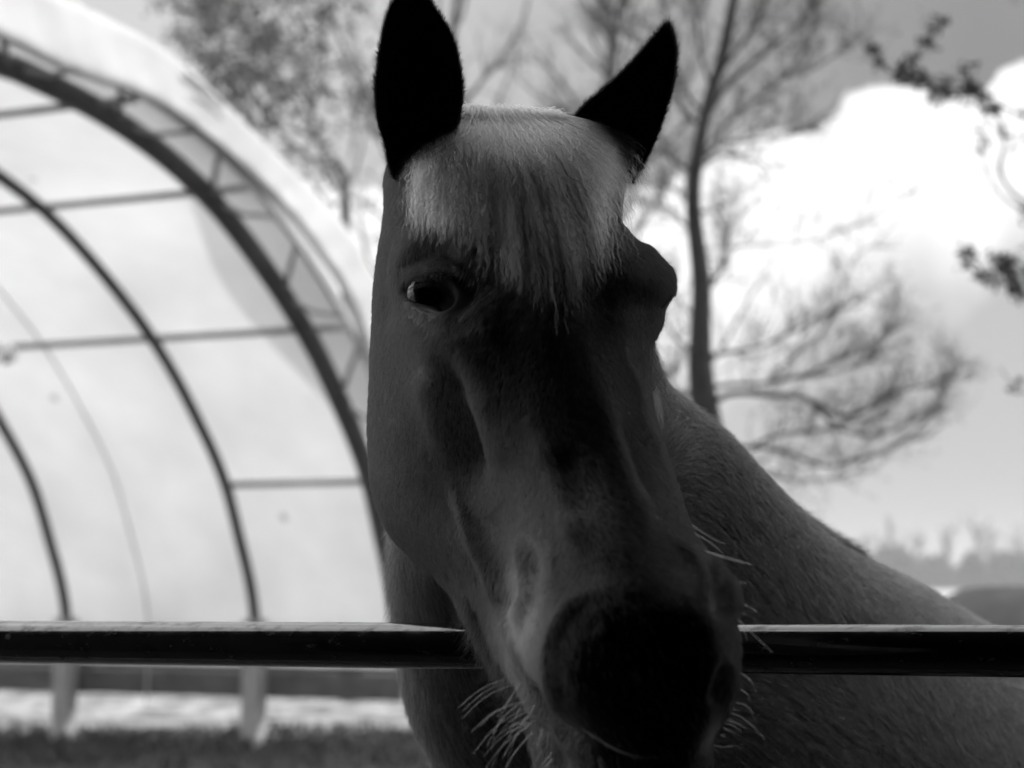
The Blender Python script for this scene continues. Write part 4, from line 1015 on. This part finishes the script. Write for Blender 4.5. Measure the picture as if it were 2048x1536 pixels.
# --- forelock
r = np.random.default_rng(5)
def forelock(nclump, per, seed, loose=0.0, lay=(0, 1), reach=1.0):
    r = np.random.default_rng(seed); K = 40; t = np.linspace(0, 1, K)[None, :]
    v = np.clip((np.arange(nclump) + r.random(nclump)) / nclump, 0, 1); n = nclump * per
    lyr = r.uniform(lay[0], lay[1], nclump); V_ = np.repeat(v, per); LY = np.repeat(lyr, per)
    rx = np.interp(V_, [0, .12, .3, .6, .85, 1], [920, 926, 948, 990, 1050, 1105]) + r.normal(0, 9, n)
    ry = np.interp(rx, [880, 922, 950, 1050, 1150, 1220], [244, 216, 214, 220, 228, 244]) + np.abs(r.normal(0, 3, n)) + LY * 3
    exk = [834, 844, 880, 938, 1020, 1090, 1150, 1205, 1236, 1250, 1262]; eyk = [395, 450, 470, 492, 535, 592, 585, 520, 440, 350, 300]; vk = [0, .1, .2, .3, .42, .55, .68, .8, .88, .94, 1]
    ex = np.interp(V_, vk, exk) + np.repeat(r.normal(0, 28, nclump), per) * (.35 + .65 * np.sin(np.clip(V_, 0, 1) * pi)) + r.normal(0, 5 + 14 * loose, n)
    short = np.repeat(np.where(r.random(nclump) < .45, r.uniform(.45, .95, nclump), r.uniform(.85, 1.06, nclump)), per) * reach
    ey = np.interp(V_, vk, eyk); ey = ry + (ey - ry) * short * r.uniform(.62, 1.08, n); ex = rx + (ex - rx) * np.clip(short * r.uniform(.92, 1.04, n), 0, 1.05)
    x = rx[:, None] + (ex - rx)[:, None] * (1 - (1 - t) ** 1.6); y = ry[:, None] + (ey - ry)[:, None] * t ** 1.2
    s_ = (y - ry[:, None]) + .6 * np.abs(x - rx[:, None]); env = np.clip(t * 2.2, 0, 1) ** .8
    ph = np.repeat(r.uniform(0, 6.28, nclump), per)[:, None]; wl = np.repeat(r.uniform(40, 90, nclump), per)[:, None]; am = np.repeat(r.uniform(.8, 2.8, nclump), per)[:, None]
    wave = am * np.sin(s_ * 6.28 / wl + ph) + am * .3 * np.sin(s_ * 6.28 / (wl * .43) + ph * 2.3)
    ow = (.5 + 2.4 * loose) * np.sin(s_ * 6.28 / r.uniform(14, 40, (n, 1)) + r.uniform(0, 6.28, (n, 1)))
    spread = r.normal(0, 1, (n, 1)) * (6.0 * (1 - t) ** 1.5 + 1.8 + 5 * loose * t + 7 * np.clip(t - .8, 0, 1))
    x = x + (wave + ow) * env + spread * (.3 + .7 * np.clip(t * 4, 0, 1)); y = y + .5 * (wave * np.cos(s_ / 9)) * env * .5
    off = (.003 + .017 * LY[:, None] + .003 * r.random((n, 1))) * np.sin(np.clip(t, 0, 1) * pi * .82 + .25) + np.abs(r.normal(0, .0012 + .004 * loose, (n, 1))) + .0006 * np.sin(s_ * 6.28 / wl * 1.1 + ph * 3)
    D = depth_at(x, y)
    for _ in range(6): D[:, 1:-1] = (D[:, :-2] + D[:, 1:-1] * 2 + D[:, 2:]) / 4
    D = D - off; back = np.exp(-(t / .05) ** 2); D = D + .03 * back; y = y - 5 * np.exp(-((t - .04) / .04) ** 2) * (.5 + 1.0 * loose * np.abs(r.normal(0, 1, (n, 1))))
    tone = np.repeat(.42 + .95 * r.random(nclump) ** 1.2 * (.35 + .65 * lyr), per) * r.uniform(.75, 1.2, n) * (.6 + .4 * np.clip(V_ / .3, 0, 1))  # under layers and leftmost locks darkened, shade put into the tone
    return P(x, y, D), tone
def shaggy_mat(name, base, rough=.35, rad=.4):
    m = bpy.data.materials.new(name); m.use_nodes = True; t = m.node_tree; t.nodes.clear()
    h = t.nodes.new("ShaderNodeBsdfHairPrincipled"); h.parametrization = 'COLOR'
    ta = t.nodes.new('ShaderNodeAttribute'); ta.attribute_name = 'tone'; mu = t.nodes.new('ShaderNodeMath'); mu.operation = 'MULTIPLY'; t.links.new(ta.outputs['Fac'], mu.inputs[0]); mu.inputs[1].default_value = base; mu.use_clamp = True
    c = t.nodes.new("ShaderNodeCombineColor")
    for i in range(3): t.links.new(mu.outputs[0], c.inputs[i])
    t.links.new(c.outputs[0], h.inputs['Color']); h.inputs['Roughness'].default_value = rough; h.inputs['Radial Roughness'].default_value = rad
    o = t.nodes.new("ShaderNodeOutputMaterial"); t.links.new(h.outputs[0], o.inputs[0]); return m
fl_m = shaggy_mat("forelock_hair", .33)
fls = [forelock(110, 48, 1, 0, (0, .4), .90), forelock(100, 40, 2, 0.1, (.35, .9)), forelock(46, 22, 3, 0.0, (.85, 1.0)), forelock(190, 11, 4, 1.0, (.2, 1.0)), forelock(26, 12, 7, .5, (.5, 1.0), 1.12)]
hair_obj("forelock", np.concatenate([f[0] for f in fls]), .00015, .00007, fl_m, tone=np.concatenate([f[1] for f in fls]))

# --- loose mane hairs on the crest, upright clipped mane
r = np.random.default_rng(9)
n = 420; t = np.linspace(0, 1, 14)[None]
rx = r.uniform(1296, 1312, n)[:, None]; ry = r.uniform(755, 800, n)[:, None]; ln = r.uniform(40, 130, n)[:, None]
x = rx + (ln * .22 * r.uniform(.2, 1.3, (n, 1))) * t + 2.5 * np.sin(t * 7 + r.uniform(0, 6, (n, 1))); y = ry + ln * t; D = 1.93 - .10 * r.random((n, 1)) * np.sin(t * 2) + 0 * x
hair_obj("mane", P(x, y, D), .00012, .00004, hair_mat("mane_hair", .5, .35, .3, .5))
wsp = []
for a, b, c in (((1310, 800), (1345, 825), (1358, 836)), ((1312, 850), (1330, 865), (1331, 905)), ((1305, 770), (1325, 810), (1333, 850)), ((1318, 840), (1335, 858), (1330, 890))):
    wsp.append(P(*[resample([a, b, c], 14)[:, k] for k in (0, 1)], np.full(14, 1.88)))
hair_obj("mane", np.array(wsp), .00022, .00008, hair_mat("mane_wisp", .6, .3, .2))
cr = NK[:, :1]  # crest line = first column (top of each ring)
i = r.integers(120, 400, 9000); j = r.integers(-5, 6, 9000); q = NK[i, j % 300]; tn = NK[i + 3, 0] - NK[i - 3, 0]; tn /= np.linalg.norm(tn, axis=1)[:, None]
cpt = NK[i].mean(1); up_ = q - cpt; up_ /= np.linalg.norm(up_, axis=1)[:, None]
X_, Y_, D_ = proj(q); bump = .008 + .010 * np.exp(-((X_ - 1680) / 40) ** 2) + .003 * fnoise(X_, Y_, 30, 4)
d = up_ * .75 + tn * .55 + r.normal(0, .15, q.shape); L_ = bump * r.uniform(.5, 1.2, len(q)) * 1.25; s = np.linspace(0, 1, 5)[None, :, None]
mane_pts = q[:, None] + d[:, None] * L_[:, None, None] * s + tn[:, None] * (L_[:, None, None] * .4 * s ** 2)
hair_obj("mane", mane_pts, .00016, .00005, hair_mat("clipped_mane", .07, .45, .5))
sel = (X_ > 1615) & (X_ < 1700)
q2 = q[sel]; d2 = tn[sel] * .9 + up_[sel] * .28 + r.normal(0, .08, q2.shape); L2 = .035 * r.uniform(.5, 1.1, len(q2))
hair_obj("mane", q2[:, None] + d2[:, None] * L2[:, None, None] * s, .0002, .00005, hair_mat("mane_end", .02, .45, .5))

# --- whiskers
W1 = []
def whisk(pts, D0, D1=None):
    c = resample(pts, 12); D1 = D1 if D1 is not None else D0
    W1.append(P(c[:, 0], c[:, 1], np.linspace(D0, D1, 12)))
for pts, D0 in [([(1385, 1050), (1410, 1068), (1450, 1088)], 1.43), ([(1378, 1060), (1420, 1085), (1446, 1106)], 1.43), ([(1398, 1100), (1440, 1110), (1507, 1131)], 1.41), ([(1400, 1097), (1450, 1116), (1500, 1128)], 1.41),
                ([(1462, 1165), (1480, 1165), (1493, 1164)], 1.38), ([(1468, 1197), (1492, 1210), (1516, 1224)], 1.38), ([(1467, 1217), (1480, 1223), (1491, 1230)], 1.37), ([(1468, 1230), (1500, 1262), (1545, 1305)], 1.36),
                ([(1478, 1250), (1488, 1262), (1494, 1280)], 1.36), ([(1480, 1345), (1500, 1360), (1514, 1393)], 1.38), ([(1474, 1377), (1490, 1384), (1500, 1400)], 1.38), ([(1464, 1405), (1490, 1410), (1512, 1440)], 1.39),
                ([(1462, 1417), (1470, 1419), (1478, 1423)], 1.39), ([(1458, 1425), (1480, 1433), (1530, 1480)], 1.39), ([(1454, 1438), (1475, 1447), (1494, 1457)], 1.39), ([(1450, 1447), (1468, 1452), (1482, 1463)], 1.39),
                ([(1446, 1457), (1460, 1461), (1470, 1467)], 1.39), ([(1442, 1468), (1448, 1472), (1453, 1474)], 1.39), ([(1424, 1490), (1445, 1494), (1470, 1492)], 1.38), ([(1420, 1500), (1428, 1498), (1436, 1504)], 1.38)]:
    whisk(pts, D0)
NR_ = len(W1)
r3 = random.Random(4)
for _ in range(22):
    x0 = r3.uniform(1034, 1110); y0 = 1365 + (x0 - 1034) * 1.5 + r3.uniform(-15, 60); a = r3.uniform(.35, 1.2); ln = r3.uniform(60, 160)
    x1 = x0 - ln * cos(a); y1 = y0 + ln * sin(a); whisk([(x0, y0), ((x0 + x1) / 2 - 3, (y0 + y1) / 2 - ln * .10), (x1, y1)], 1.40, 1.40 + r3.uniform(-.02, .06))
for _ in range(5):
    x0 = r3.uniform(1080, 1200); y0 = 1440 + (x0 - 1080) * .5 + r3.uniform(-10, 40); ln = r3.uniform(25, 70); a = r3.uniform(1.2, 1.9)
    whisk([(x0, y0), (x0 + ln * cos(a) * .4, y0 + ln * .5), (x0 + ln * cos(a), y0 + ln)], 1.33)
wa = np.array(W1); hair_obj("whiskers", wa[:NR_], .00018, .00008, shaggy_mat("whisker_hair", .88, .3, .4))
hair_obj("whiskers", wa[NR_:], .00014, .00006, shaggy_mat("chin_whisker_hair", .55, .3, .4), tone=r.uniform(.5, 1.3, len(wa) - NR_))
# long hairs under the jaw
n = 900; rj = np.random.default_rng(14); f = rj.random(n)
jx = np.interp(f, [0, .3, .6, 1], [930, 965, 1010, 1058]); jy = np.interp(f, [0, .3, .6, 1], [1190, 1260, 1340, 1420])
ln = rj.uniform(20, 75, n); ang = rj.normal(1.75, .22, n); t = np.linspace(0, 1, 8)[None]
x = jx[:, None] + rj.normal(4, 9, (n, 1)) + (ln * np.cos(ang))[:, None] * t - 6 * t ** 2; y = jy[:, None] + (ln * np.sin(ang))[:, None] * t; D = np.interp(f, [0, 1], [1.555, 1.455])[:, None] + .01 * t
hair_obj("beard", P(x, y, D), .00013, .00004, hair_mat("jaw_hair", .16, .4, .4))
# eyelashes
el_ = []
for k in range(46):
    f = k / 45; x0 = 818 + 82 * f; y0 = 578 - 20 * sin(f * pi) + 8 * f; el_.append(P(*[resample([(x0, y0), (x0 - 4 + 10 * f, y0 + 3), (x0 - 8 + 16 * f, y0 + 12)], 8)[:, q] for q in (0, 1)], np.linspace(1.552, 1.535, 8)))
for k in range(26):
    f = k / 25; x0 = 1318 + 22 * f; y0 = 612 - 26 * f; el_.append(P(*[resample([(x0, y0), (x0 + 4, y0 + 4), (x0 + 9, y0 + 3)], 8)[:, q] for q in (0, 1)], np.linspace(1.575, 1.57, 8)))
hair_obj("eyelashes", np.array(el_), .00022, .00006, hair_mat("lash_hair", .015, .5, .2))
